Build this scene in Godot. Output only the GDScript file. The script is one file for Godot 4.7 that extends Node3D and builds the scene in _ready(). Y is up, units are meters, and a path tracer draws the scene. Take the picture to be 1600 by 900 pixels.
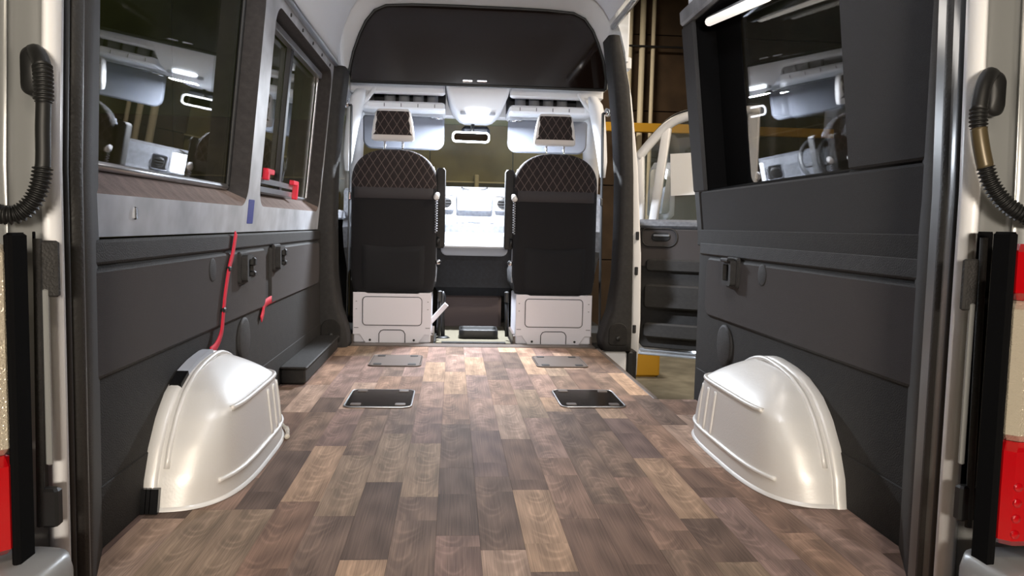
extends Node3D
# Interior of a panel van seen through its open rear doors, standing in a workshop.
# Units: metres. x = to the right, y = up (0 = load floor), depth d runs forward = -z.

var cam_basis: Basis
var cam_at := Vector3(-0.143, 0.7036, 0.0)
const FOCAL := 1230.0
var M := {}
var taken := {}
var rng := RandomNumberGenerator.new()

# ------------------------------------------------------------------ pixel -> point
func ray(px: float, py: float) -> Vector3:
	return cam_basis * Vector3((px - 800.0) / FOCAL, -(py - 450.0) / FOCAL, -1.0)
func on_x(px: float, py: float, x: float) -> Vector3:
	var r := ray(px, py)
	return cam_at + r * ((x - cam_at.x) / r.x)
func on_y(px: float, py: float, y: float) -> Vector3:
	var r := ray(px, py)
	return cam_at + r * ((y - cam_at.y) / r.y)
func on_d(px: float, py: float, d: float) -> Vector3:
	var r := ray(px, py)
	return cam_at + r * (-d / r.z)

# ------------------------------------------------------------------ mesh helpers
func mb(smooth := false) -> SurfaceTool:
	var st := SurfaceTool.new()
	st.begin(Mesh.PRIMITIVE_TRIANGLES)
	st.set_smooth_group(0 if smooth else -1)
	return st
func tri(st: SurfaceTool, a: Vector3, b: Vector3, c: Vector3) -> void:
	st.add_vertex(a); st.add_vertex(b); st.add_vertex(c)
func quad(st: SurfaceTool, a: Vector3, b: Vector3, c: Vector3, d: Vector3) -> void:
	tri(st, a, b, c); tri(st, a, c, d)
func fan(st: SurfaceTool, loop: Array, flip := false) -> void:
	var m := Vector3.ZERO
	for p in loop: m += p
	m /= loop.size()
	for i in loop.size():
		var a: Vector3 = loop[i]
		var b: Vector3 = loop[(i + 1) % loop.size()]
		if flip: tri(st, m, b, a)
		else: tri(st, m, a, b)
func loft(st: SurfaceTool, loops: Array, closed := true, cap0 := false, cap1 := false) -> void:
	for k in loops.size() - 1:
		var p: Array = loops[k]
		var q: Array = loops[k + 1]
		var n: int = p.size()
		for i in (n if closed else n - 1):
			var j: int = (i + 1) % n
			quad(st, p[i], p[j], q[j], q[i])
	if cap0: fan(st, loops[0], true)
	if cap1: fan(st, loops[-1])
func box(st: SurfaceTool, c: Vector3, s: Vector3, b := 0.004, t := Basis.IDENTITY) -> void:
	b = minf(b, minf(s.x, minf(s.y, s.z)) * 0.45)
	var h := s * 0.5
	var loops := []
	for lv in [[-h.y, b], [-h.y + b, 0.0], [h.y - b, 0.0], [h.y, b]]:
		var hx: float = h.x - lv[1]
		var hz: float = h.z - lv[1]
		var y: float = lv[0]
		var l := []
		for p in [[-hx + b, -hz], [hx - b, -hz], [hx, -hz + b], [hx, hz - b], [hx - b, hz], [-hx + b, hz], [-hx, hz - b], [-hx, -hz + b]]:
			l.append(c + t * Vector3(p[0], y, p[1]))
		loops.append(l)
	loft(st, loops, true, true, true)
func span(st: SurfaceTool, x0: float, x1: float, y0: float, y1: float, d0: float, d1: float, b := 0.004) -> void:
	box(st, Vector3((x0 + x1) / 2, (y0 + y1) / 2, -(d0 + d1) / 2), Vector3(absf(x1 - x0), absf(y1 - y0), absf(d1 - d0)), b)
func tube(st: SurfaceTool, pts: Array, r, n := 10, capped := true, up := Vector3.UP) -> void:
	var loops := []
	var side := Vector3.ZERO
	for i in pts.size():
		var t: Vector3 = (pts[mini(i + 1, pts.size() - 1)] - pts[maxi(i - 1, 0)]).normalized()
		if i == 0:
			var u := up if absf(t.dot(up)) < 0.95 else Vector3.RIGHT
			side = t.cross(u).normalized()
		else:
			side = (side - t * side.dot(t)).normalized()
		var w := t.cross(side)
		var rad: float = r[i] if r is Array else r
		var l := []
		for k in n:
			var a := TAU * k / n
			l.append(pts[i] + (side * cos(a) + w * sin(a)) * rad)
		loops.append(l)
	loft(st, loops, true, capped, capped)
func smooth_path(pts: Array, per := 8) -> Array:
	var out := []
	for i in pts.size() - 1:
		var p0: Vector3 = pts[maxi(i - 1, 0)]
		var p1: Vector3 = pts[i]
		var p2: Vector3 = pts[i + 1]
		var p3: Vector3 = pts[mini(i + 2, pts.size() - 1)]
		for k in per:
			out.append(p1.cubic_interpolate(p2, p0, p3, float(k) / per))
	out.append(pts[-1])
	return out
func rrect(x0: float, y0: float, x1: float, y1: float, r, n := 6) -> Array:   # counter-clockwise loop of Vector2; r one number or four (bl, br, tr, tl)
	var rs: Array = r if r is Array else [r, r, r, r]
	var out := []
	var cs := [[x0 + rs[0], y0 + rs[0], PI, rs[0]], [x1 - rs[1], y0 + rs[1], 1.5 * PI, rs[1]], [x1 - rs[2], y1 - rs[2], 0.0, rs[2]], [x0 + rs[3], y1 - rs[3], 0.5 * PI, rs[3]]]
	for c in cs:
		for k in n + 1:
			var a: float = c[2] + 0.5 * PI * k / n
			out.append(Vector2(c[0] + cos(a) * c[3], c[1] + sin(a) * c[3]))
	return out
func inset(loop: Array, by: float) -> Array:
	var out := []
	var n := loop.size()
	for i in n:
		var a: Vector2 = loop[(i + n - 1) % n]
		var b: Vector2 = loop[(i + 1) % n]
		var k := 1
		while a.distance_to(b) < 1e-5 and k < n:
			k += 1
			b = loop[(i + k) % n]
		var t := (b - a).normalized()
		out.append(loop[i] + Vector2(-t.y, t.x) * by)
	return out
func lift(loop: Array, t: Transform3D, z := 0.0) -> Array:
	var out := []
	for p in loop: out.append(t * Vector3(p.x, p.y, z))
	return out
func plate(st: SurfaceTool, loop: Array, t: Transform3D, thick: float, bevel := 0.003) -> void:   # loop in t's xy, from z=0 to z=thick, edge at the front bevelled
	loft(st, [lift(loop, t, 0.0), lift(loop, t, thick - bevel), lift(inset(loop, bevel), t, thick)], true, true, true)
func frame(st: SurfaceTool, outer: Array, inner: Array, t: Transform3D, thick: float) -> void:
	loft(st, [lift(inner, t, 0), lift(outer, t, 0), lift(outer, t, thick), lift(inner, t, thick), lift(inner, t, 0)])
func disc(st: SurfaceTool, c: Vector3, axis: Vector3, r: float, thick: float, n := 20) -> void:
	tube(st, [c, c + axis.normalized() * thick * 0.7, c + axis.normalized() * thick], [r, r, r * 0.86], n, true, Vector3(0.3, 0.9, 0.2))
func obj(called: String, st: SurfaceTool, m: Material, parent: Node3D = null) -> MeshInstance3D:
	st.generate_normals()
	st.index()
	var o := MeshInstance3D.new()
	o.mesh = st.commit()
	o.material_override = m
	o.cast_shadow = GeometryInstance3D.SHADOW_CASTING_SETTING_ON
	if parent == null:
		o.name = numbered(called)
		add_child(o)
	else:
		o.name = called
		var w := Vector3.ZERO
		var q: Node = parent
		while q != self:
			w += q.position
			q = q.get_parent()
		o.position = -w
		parent.add_child(o, true)
	return o
func numbered(called: String) -> String:
	if not taken.has(called):
		taken[called] = 0
		return called
	taken[called] += 1
	return "%s_%03d" % [called, taken[called]]
func tag(o: Node3D, label: String, category := "", group := "", kind := "") -> Node3D:
	o.set_meta("label", label)
	if category: o.set_meta("category", category)
	if group: o.set_meta("group", group)
	if kind: o.set_meta("kind", kind)
	return o
func thing(called: String, label: String, category: String, at: Vector3, group := "", kind := "") -> Node3D:
	var o := Node3D.new()
	o.name = numbered(called)
	add_child(o)
	o.position = at
	return tag(o, label, category, group, kind)
# transform whose xy plane lies on a side wall: local x = depth forward, local y = up the wall, local z = into the cabin
func side_plane(s: float, x: float, y: float, tilt := 0.0) -> Transform3D:
	var up := Vector3(-s * sin(tilt), cos(tilt), 0)
	var fw := Vector3(0, 0, -1)
	var inw := Vector3(-s * cos(tilt), -sin(tilt), 0)
	return Transform3D(Basis(fw, up, inw), Vector3(x, y, 0))
# transform facing the rear of the van at depth d: local x = right, y = up, z = towards the camera
func rear_plane(d: float) -> Transform3D:
	return Transform3D(Basis.IDENTITY, Vector3(0, 0, -d))

# ------------------------------------------------------------------ materials
func noise_tex(freq: float, size := 256, normal := true, bump := 4.0, seed_ := 3, lo := 0.0, hi := 1.0, oct := 4) -> NoiseTexture2D:
	var n := FastNoiseLite.new()
	n.seed = seed_
	n.frequency = freq
	n.fractal_octaves = oct
	var t := NoiseTexture2D.new()
	t.width = size; t.height = size
	t.seamless = true
	t.noise = n
	t.as_normal_map = normal
	t.bump_strength = bump
	if not normal:
		var g := Gradient.new()
		g.set_color(0, Color(lo, lo, lo)); g.set_color(1, Color(hi, hi, hi))
		t.color_ramp = g
	return t
func mat(called: String, c: Color, rough := 0.6, metal := 0.0) -> StandardMaterial3D:
	var m := StandardMaterial3D.new()
	m.resource_name = called
	m.albedo_color = c
	m.roughness = rough
	m.metallic = metal
	M[called] = m
	return m
func rgb(r: int, g: int, b: int) -> Color:
	return Color(r / 255.0, g / 255.0, b / 255.0)
func relief(m: StandardMaterial3D, t: Texture2D, scale: float, strength := 0.5) -> void:
	m.uv1_triplanar = true; m.uv1_world_triplanar = true
	m.uv1_scale = Vector3.ONE * scale
	m.normal_enabled = true; m.normal_texture = t; m.normal_scale = strength
func mottled(m: StandardMaterial3D, t: Texture2D) -> void:
	m.uv1_triplanar = true; m.uv1_world_triplanar = true
	m.albedo_texture = t
func glow(called: String, c: Color, e: float) -> StandardMaterial3D:
	var m := mat(called, Color.WHITE, 0.5)
	m.emission_enabled = true
	m.emission = c
	m.emission_energy_multiplier = e
	return m
func glass(called: String, c: Color, a: float) -> StandardMaterial3D:
	var m := mat(called, Color(c.r, c.g, c.b, a), 0.0)
	m.transparency = BaseMaterial3D.TRANSPARENCY_ALPHA
	return m
func make_materials() -> void:
	var fine := noise_tex(0.2, 256, true, 6.0, 5)
	var grain := noise_tex(0.09, 256, true, 5.0, 9)
	var blotch := noise_tex(0.012, 256, false, 1.0, 11, 0.72, 1.0)
	var speck := noise_tex(0.25, 256, false, 1.0, 17, 0.6, 1.0, 2)
	for a in [["felt", rgb(80, 75, 75), 0.95], ["felt_lined", rgb(64, 64, 66), 0.95], ["trim_dark", rgb(42, 40, 39), 0.7], ["trim_low", rgb(33, 30, 27), 0.8], ["pillar_trim", rgb(44, 42, 41), 0.7], ["seat_cloth", rgb(34, 33, 37), 0.95], ["pocket_cloth", rgb(30, 31, 36), 0.9], ["dash_plastic", rgb(120, 122, 128), 0.55], ["console_dark", rgb(40, 43, 52), 0.6], ["reveal", rgb(60, 56, 55), 0.85], ["sill_felt", rgb(138, 122, 116), 0.9]]:
		var m := mat(a[0], a[1], a[2])
		relief(m, grain if a[0] in ["trim_dark", "trim_low", "pillar_trim", "dash_plastic", "console_dark"] else fine, 9.0, 0.45)
		m.albedo_texture = speck if a[0].begins_with("felt") or a[0].ends_with("cloth") else blotch
	var p := mat("paint_silver", rgb(196, 200, 206), 0.32, 0.35)
	p.clearcoat_enabled = true; p.clearcoat = 0.6; p.clearcoat_roughness = 0.08
	mottled(p, blotch); p.uv1_scale = Vector3.ONE * 2.0
	var pl := mat("paint_ledge", rgb(208, 213, 222), 0.5)
	mottled(pl, blotch); pl.uv1_scale = Vector3.ONE * 1.3
	mat("paint_body", rgb(140, 141, 140), 0.3, 0.3)
	mat("paint_white", rgb(232, 232, 234), 0.35)
	mat("arch_silver", rgb(228, 226, 223), 0.42, 0.2)
	M.arch_silver.clearcoat_enabled = true; M.arch_silver.clearcoat = 0.2; M.arch_silver.clearcoat_roughness = 0.2
	relief(M.arch_silver, grain, 5.0, 0.06)
	mat("seat_box_white", rgb(222, 220, 228), 0.5)
	mat("headliner", rgb(226, 230, 236), 0.8)
	relief(M.headliner, fine, 8.0, 0.2)
	mat("cab_white", rgb(230, 231, 234), 0.55)
	mat("visor_cloth", rgb(112, 116, 126), 0.85)
	mat("rail_olive", rgb(150, 142, 104), 0.6)
	mat("visor_grey", rgb(170, 174, 184), 0.8)
	mat("black_plastic", rgb(17, 17, 18), 0.45)
	mat("matte_black", rgb(13, 13, 14), 0.95)
	M.matte_black.metallic_specular = 0.15
	mat("black_gloss", rgb(12, 12, 13), 0.12)
	mat("rubber", rgb(40, 39, 38), 0.55)
	relief(M.rubber, grain, 6.0, 0.3)
	mat("rubber_black", rgb(20, 20, 20), 0.5)
	mat("chrome", rgb(225, 226, 230), 0.14, 1.0)
	mat("alu", rgb(190, 192, 196), 0.3, 0.9)
	mat("steel_dark", rgb(62, 62, 64), 0.4, 0.7)
	mat("red_strap", rgb(205, 24, 52), 0.7)
	mat("red_plastic", rgb(225, 32, 60), 0.4)
	mat("blue_tape", rgb(28, 36, 128), 0.5)
	mat("black_tape", rgb(16, 16, 18), 0.25)
	mat("bronze", rgb(84, 73, 52), 0.38, 0.3)
	mat("screen_grey", rgb(200, 202, 210), 0.3)
	mat("hem", rgb(58, 55, 58), 0.8)
	mat("sealant", rgb(206, 198, 184), 0.2)
	mat("white_leather", rgb(232, 230, 230), 0.45)
	mat("partition_gloss", rgb(23, 15, 12), 0.06)
	mat("hatch_plate", rgb(34, 30, 28), 0.16)
	mat("hatch_grey", rgb(92, 82, 76), 0.4)
	mat("mat_beige", rgb(112, 106, 90), 0.95)
	relief(M.mat_beige, fine, 6.0, 0.6)
	mat("carpet_brown", rgb(92, 82, 84), 0.95)
	mat("paper", rgb(248, 248, 248), 0.8)
	M.paper.backlight_enabled = true; M.paper.backlight = Color(0.7, 0.7, 0.7)
	mat("mirror", rgb(235, 238, 240), 0.02, 1.0)
	mat("lens_red", rgb(165, 5, 16), 0.08)
	M.lens_red.clearcoat_enabled = true; M.lens_red.clearcoat = 1.0; M.lens_red.clearcoat_roughness = 0.02
	mat("lens_clear", rgb(196, 186, 168), 0.1, 0.4)
	relief(M.lens_clear, grain, 12.0, 0.8)
	mat("bumper_grey", rgb(150, 152, 154), 0.35, 0.3)
	var con := mat("concrete", rgb(160, 156, 142), 0.85)
	mottled(con, blotch); con.uv1_scale = Vector3.ONE * 0.8
	var ow := mat("wall_olive", rgb(112, 124, 66), 0.75)
	mottled(ow, blotch); ow.uv1_scale = Vector3.ONE * 0.35
	var ow2 := mat("wall_olive_low", rgb(108, 100, 54), 0.7)
	mottled(ow2, blotch); ow2.uv1_scale = Vector3.ONE * 0.5
	var bw := mat("wall_brown", rgb(84, 66, 48), 0.85)
	mottled(bw, blotch); bw.uv1_scale = Vector3.ONE * 0.6
	mat("ceiling_grey", rgb(120, 118, 112), 0.9)
	mat("pipe_cream", rgb(236, 226, 200), 0.5)
	mat("yellow_paint", rgb(212, 160, 40), 0.55)
	glass("glass_tint", rgb(24, 34, 26), 0.16)
	glass("glass_clear", rgb(190, 210, 200), 0.04)
	glow("lamp_cool", Color(0.92, 0.96, 1.0), 4.0)
	glow("lamp_work", Color(0.9, 0.95, 1.0), 2.2)
	glow("lamp_strip", Color(1.0, 0.97, 0.93), 0.5)
	glow("lamp_tube", Color(1.0, 0.95, 0.86), 6.0)
	make_quilt()
	make_planks()
func make_quilt() -> void:
	var w := 96; var h := 150
	var im := Image.create(w, h, false, Image.FORMAT_RGB8)
	for y in h:
		for x in w:
			var u := float(x) / w
			var v := float(y) / h
			var a := absf(fposmod(u + v, 1.0) - 0.5)
			var b := absf(fposmod(u - v, 1.0) - 0.5)
			var line := 1.0 - smoothstep(0.025, 0.075, minf(a, b))
			var dash := 0.75 + 0.25 * sin((u - v if a < b else u + v) * 40.0)
			var c := rgb(40, 34, 35).lerp(rgb(138, 128, 124), line * dash * 0.8)
			im.set_pixel(x, y, c * (0.9 + 0.1 * rng.randf()))
	var m := mat("quilt", Color(1, 0.97, 0.97), 0.9)
	m.albedo_texture = ImageTexture.create_from_image(im)
func make_planks() -> void:
	var list := []
	var tones := [rgb(128, 107, 97), rgb(145, 122, 109), rgb(160, 138, 121), rgb(115, 97, 89), rgb(136, 115, 105)]
	for k in 5:
		var n := FastNoiseLite.new()
		n.seed = 40 + k; n.frequency = 0.02; n.fractal_octaves = 3
		var soft := FastNoiseLite.new()
		soft.seed = 70 + k; soft.frequency = 0.011; soft.fractal_octaves = 1
		var w := 96; var h := 400
		var im := Image.create(w, h, false, Image.FORMAT_RGB8)
		var cx := 30.0 + 12.0 * (k % 4)
		for y in h:
			for x in w:
				var streak := n.get_noise_2d(x * 16.0, y * 0.22)
				var broad := soft.get_noise_2d(x * 1.6 + 500.0, y * 0.55)
				var warp := soft.get_noise_2d(x * 1.0 + 90.0, y * 0.9 + 300.0)
				var rx := (x - cx) / 20.0
				var ph := y * 0.075 * (1.0 if k % 2 else -1.0) + rx * rx * 1.7 + warp * 3.0
				var ring := pow(0.5 + 0.5 * sin(ph * 1.6), 3.0) * exp(-rx * rx * 0.55)
				var v := 1.0 + 0.17 * streak + 0.15 * broad + (0.15 * ring - 0.02 if k != 3 else 0.0)
				var c: Color = tones[k] * clampf(v, 0.45, 1.7)
				im.set_pixel(x, y, Color(c.r, c.g, c.b))
		var tex := ImageTexture.create_from_image(im)
		for j in 3:
			var m := StandardMaterial3D.new()
			m.resource_name = "vinyl_plank"
			m.albedo_texture = tex
			var f: float = [0.86, 1.0, 1.0][j]
			m.albedo_color = Color(f, f * [1.0, 0.97, 0.99][j], f * [0.98, 0.93, 1.0][j])
			m.roughness = 0.7
			m.metallic_specular = 0.24
			list.append(m)
	M.planks = list

# ------------------------------------------------------------------ build
func _ready() -> void:
	rng.seed = 7
	# ---- camera
	var cam := Camera3D.new()
	cam.name = "camera"
	cam.rotation = Vector3(-0.0789, -0.0764, 0.0224)
	cam.position = cam_at
	cam.fov = rad_to_deg(2.0 * atan(450.0 / FOCAL))
	cam.near = 0.02
	add_child(cam)
	cam.current = true
	cam_basis = Basis.from_euler(cam.rotation)
	# ---- environment: closed workshop, no sky
	var we := WorldEnvironment.new()
	we.name = "world"
	var e := Environment.new()
	e.background_mode = Environment.BG_COLOR
	e.background_color = Color(0.01, 0.01, 0.012)
	e.tonemap_mode = Environment.TONE_MAPPER_LINEAR
	e.tonemap_exposure = 1.7
	e.sdfgi_enabled = true; e.ssao_enabled = true; e.ssil_enabled = true
	we.environment = e
	add_child(we)
	make_materials()
	# ---- workshop ceiling lamps (positions, energies)
	stand_lamp(Vector3(-0.1, 0.85, 1.3), 5.6)
	workshop_lamp(Vector3(0.25, 3.3, 1.9), 3.2, "long warm ceiling lamp above the floor behind the van")
	workshop_lamp(Vector3(0.7, 3.6, -8.0), 4.6, "long warm ceiling lamp in front of the olive wall")
	workshop_lamp(Vector3(2.6, 2.6, -3.9), 6.5, "long warm ceiling lamp beside the open passenger door")
	# ---- the place
	build_workshop()
	build_floor()
	for s in [-1.0, 1.0]: build_lower_wall(s)
	build_left_windows()
	build_right_upper()
	build_ceiling()
	build_pillars()
	build_rear_frame()
	build_cab_shell()
	# ---- things
	build_dashboard()
	build_overhead()
	seat(-0.49, -1.0, "dark driver seat with quilted back and headrest behind the steering wheel")
	seat(0.465, 1.0, "dark passenger seat with quilted back and headrest beside the open front door")
	wheel_arch(-1.0)
	wheel_arch(1.0)
	build_hatches()
	build_passenger_door()
	build_sliding_door()
	build_small_things()

func area(parent: Node3D, called: String, at: Vector3, dir: Vector3, size: Vector2, c: Color, energy: float) -> void:
	var l := AreaLight3D.new()
	l.name = called
	l.area_size = size
	l.area_normalize_energy = true
	l.light_color = c
	l.light_energy = energy
	l.area_range = 30.0
	l.area_attenuation = 2.0
	l.shadow_enabled = true
	parent.add_child(l)
	var up := Vector3.UP if absf(dir.normalized().y) < 0.9 else Vector3(0, 0, -1)
	l.transform = Transform3D(Basis.looking_at(dir, up), at - parent.position)

func workshop_lamp(at: Vector3, energy: float, label: String) -> void:
	var t := thing("ceiling_lamp", label, "lamp", at, "workshop ceiling lamps")
	var st := mb()
	box(st, at + Vector3(0, 0.06, 0), Vector3(1.3, 0.08, 0.3), 0.01)
	for x in [-0.5, 0.5]: span(st, at.x + x - 0.01, at.x + x + 0.01, at.y + 0.1, 4.1, -at.z - 0.01, -at.z + 0.01, 0.002)
	obj("housing", st, M.paint_white, t)
	st = mb(); box(st, at + Vector3(0, 0.01, 0), Vector3(1.22, 0.02, 0.24), 0.005)
	obj("diffuser", st, M.lamp_tube, t)
	area(t, "tube_light", at + Vector3(0, -0.012, 0), Vector3.DOWN, Vector2(1.2, 0.22), Color(1.0, 0.93, 0.84), energy)

func stand_lamp(at: Vector3, energy: float) -> void:
	# portable work lamp on a tripod behind the photographer: its glare shows on the wheel arches
	var t := thing("tripod_work_lamp", "portable work lamp on a tripod standing behind the van", "lamp", Vector3(at.x, -0.65, at.z))
	var st := mb(); box(st, at + Vector3(0, 0, 0.04), Vector3(0.36, 0.24, 0.06), 0.012); obj("housing", st, M.black_plastic, t)
	st = mb(); box(st, at + Vector3(0, 0, 0.006), Vector3(0.32, 0.2, 0.012), 0.003); obj("diffuser", st, M.lamp_tube, t)
	st = mb(true); tube(st, [Vector3(at.x, -0.2, at.z + 0.05), at + Vector3(0, -0.11, 0.05)], 0.014, 10); obj("pole", st, M.steel_dark, t)
	for k in 3:
		st = mb(true); tube(st, [Vector3(at.x, 0.0, at.z + 0.05), Vector3(at.x + 0.4 * sin(TAU * k / 3), -0.645, at.z + 0.05 + 0.4 * cos(TAU * k / 3))], 0.011, 8); obj("leg", st, M.steel_dark, t)
	area(t, "work_lamp_light", at + Vector3(0, 0, -0.004), Vector3(0, -0.06, -1), Vector2(0.31, 0.19), Color(1.0, 0.95, 0.88), energy)

func build_workshop() -> void:
	var st := mb(); span(st, -4.6, 5.2, -0.85, -0.65, -4.6, 10.4, 0.0)
	tag(obj("workshop_floor", st, M.concrete), "pale concrete workshop floor under the van", "floor", "", "structure")
	st = mb(); span(st, -4.6, 5.2, 4.1, 4.3, -4.6, 10.4, 0.0)
	tag(obj("workshop_ceiling", st, M.ceiling_grey), "grey workshop ceiling high above the van", "ceiling", "", "structure")
	# front wall: olive cladding with a dado of a browner olive, brown boarding at the right
	var w := thing("workshop_wall_front", "olive workshop wall seen through the windshield", "wall", Vector3(-1.4, -0.65, -10.2), "", "structure")
	for i in 6:
		st = mb(); span(st, -4.6 + i * 1.04, -4.6 + (i + 1) * 1.04 - 0.008, 1.95, 4.1, 10.0, 10.2, 0.003)
		obj("panel", st, M.wall_olive, w)
		st = mb(); span(st, -4.6 + i * 1.04, -4.6 + (i + 1) * 1.04 - 0.008, -0.65, 1.945, 9.99, 10.2, 0.003)
		obj("lower_panel", st, M.wall_olive_low, w)
	st = mb(); span(st, -4.6, 1.64, 1.225, 1.245, 9.95, 9.99, 0.004)
	obj("rail", st, M.rail_olive, w)
	st = mb(); span(st, 0.115, 0.17, -0.65, 1.33, 9.9, 9.985, 0.01)
	obj("post", st, M.rail_olive, w)
	var b := thing("workshop_wall_brown", "dark brown boarded workshop wall beside the open doors", "wall", Vector3(3.4, -0.65, -10.2), "", "structure")
	for i in 5:
		st = mb(); span(st, 1.64, 5.2, -0.65 + i * 0.95, -0.65 + (i + 1) * 0.95 - 0.012, 10.0, 10.2, 0.004)
		obj("board", st, M.wall_brown, b)
	st = mb(); span(st, -4.8, -4.6, -0.65, 4.1, -4.6, 10.4, 0.0)
	tag(obj("workshop_wall_left", st, M.wall_olive), "olive workshop wall beyond the left windows", "wall", "", "structure")
	st = mb(); span(st, 5.2, 5.4, -0.65, 4.1, -4.6, 10.4, 0.0)
	tag(obj("workshop_wall_right", st, M.wall_brown), "brown workshop wall beyond the sliding door", "wall", "", "structure")
	st = mb(); span(st, -4.6, 5.2, -0.65, 4.1, -4.6, -4.4, 0.0)
	tag(obj("workshop_wall_back", st, M.wall_brown), "brown workshop wall behind the van", "wall", "", "structure")
	# pipes and yellow beam
	for p in [[985.0, 0.046, "widest cream pipe on the brown workshop wall"], [1006.0, 0.037, "middle cream pipe on the brown workshop wall"], [1023.0, 0.026, "thinnest cream pipe on the brown workshop wall"]]:
		var a := on_d(p[0], 0, 9.9)
		st = mb(true)
		tube(st, [Vector3(a.x, -0.6, -9.9), Vector3(a.x, 4.05, -9.9)], p[1], 12)
		tag(obj("wall_pipe", st, M.pipe_cream), p[2], "pipe", "cream wall pipes")
	var y0 := on_d(1040, 201, 9.7).y
	st = mb(); span(st, 1.7, 4.6, y0 - 0.055, y0 + 0.055, 9.66, 9.74, 0.006)
	tag(obj("barrier_beam", st, M.yellow_paint), "yellow horizontal steel beam across the brown workshop wall", "beam")
	st = mb(); var yc := on_d(1000, 72, 9.86).y
	span(st, 1.8, 2.75, yc - 0.012, yc + 0.012, 9.85, 9.88, 0.003)
	tag(obj("cable_rail", st, M.steel_dark), "thin dark conduit rail crossing the cream pipes", "conduit")
	st = mb(); var f0 := on_y(1000, 592, -0.65)
	span(st, f0.x - 0.5, on_y(1036, 600, -0.65).x + 0.05, -0.65, -0.40, 7.0, 7.3, 0.02)
	tag(obj("floor_bollard_curb", st, M.yellow_paint), "yellow painted curb block on the concrete floor", "curb")

func build_floor() -> void:
	var f := thing("floor", "brown wood-look vinyl plank floor of the van", "floor", Vector3(0, 0, -3), "", "structure")
	var st := mb()
	span(st, -0.93, 0.70, -0.06, -0.0025, 1.16, 4.52, 0.002)
	span(st, 0.70, 0.93, -0.06, -0.0025, 1.16, 3.16, 0.002)
	obj("underlay", st, M.trim_low, f)
	var n_col := 18
	for c in range(-8, 12):
		var x0 := -0.17 + c * 0.0985 - 0.0985
		var x1 := x0 + 0.0985
		if x0 > 0.92 or x1 < -0.92: continue
		x0 = maxf(x0, -0.92); x1 = minf(x1, 0.92)
		var d := 0.75 + rng.randf() * 0.5
		var last := -1
		while d < 4.5:
			var ln: float = 0.50 if rng.randf() < 0.88 else 0.25
			var a := maxf(d, 1.17)
			var b := minf(d + ln, 4.5)
			d += ln
			if x0 > 0.66:
				b = minf(b, 3.16)
			if b - a < 0.02: continue
			var xe := x1
			if x0 < 0.70 and x1 > 0.70 and a > 3.1: xe = 0.70
			var k := rng.randi() % 15
			while int(k / 3) == last: k = rng.randi() % 15
			last = int(k / 3)
			plank(f, x0 + 0.00005, xe - 0.00005, a + 0.00005, b - 0.00005, M.planks[k])
	# edge strip at the sliding door, threshold to the cab, step well
	st = mb(); span(st, 0.70, 0.722, -0.07, 0.002, 3.17, 4.5, 0.003); obj("edge_strip", st, M.hatch_grey, f)
	st = mb(); span(st, -0.72, 0.70, -0.06, 0.006, 4.505, 4.60, 0.004); obj("threshold_strip", st, M.hatch_grey, f)
	st = mb(); span(st, 0.722, 0.97, -0.30, -0.24, 3.17, 4.5, 0.005); obj("step_tread", st, M.trim_low, f)
	st = mb(); span(st, 0.70, 0.722, -0.30, -0.07, 3.17, 4.5, 0.003); obj("step_riser", st, M.trim_low, f)
	st = mb(); span(st, -0.93, 0.97, -0.34, -0.062, 1.16, 3.165, 0.003)
	span(st, -0.93, 0.699, -0.34, -0.062, 3.165, 4.52, 0.003); obj("subfloor", st, M.trim_low, f)
func plank(parent: Node3D, x0: float, x1: float, d0: float, d1: float, m: Material) -> void:
	var st := mb()
	var u0 := rng.randf() * 0.1
	var v0 := rng.randf()
	var top := [Vector3(x0 + 0.0002, 0, -d0 - 0.0002), Vector3(x0 + 0.0002, 0, -d1 + 0.0002), Vector3(x1 - 0.0002, 0, -d1 + 0.0002), Vector3(x1 - 0.0002, 0, -d0 - 0.0002)]
	var low := [Vector3(x0, -0.0022, -d0), Vector3(x0, -0.0022, -d1), Vector3(x1, -0.0022, -d1), Vector3(x1, -0.0022, -d0)]
	var uv := func(p: Vector3) -> Vector2: return Vector2(u0 + (p.x - x0) / 0.105, v0 + (-p.z - d0) / 0.5)
	for t in [[top[0], top[1], top[2]], [top[0], top[2], top[3]]]:
		for p in t: st.set_uv(uv.call(p)); st.add_vertex(p)
	for i in 4:
		var j := (i + 1) % 4
		for p in [low[i], low[j], top[j], low[i], top[j], top[i]]: st.set_uv(uv.call(p)); st.add_vertex(p)
	obj("plank", st, m, parent)

const TILT := 0.096
const TILT_RIGHT := 0.116
var wall_nodes := {}
func wx(y: float) -> float: return 0.89 - maxf(0.0, y - 0.66) * tan(TILT)

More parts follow.
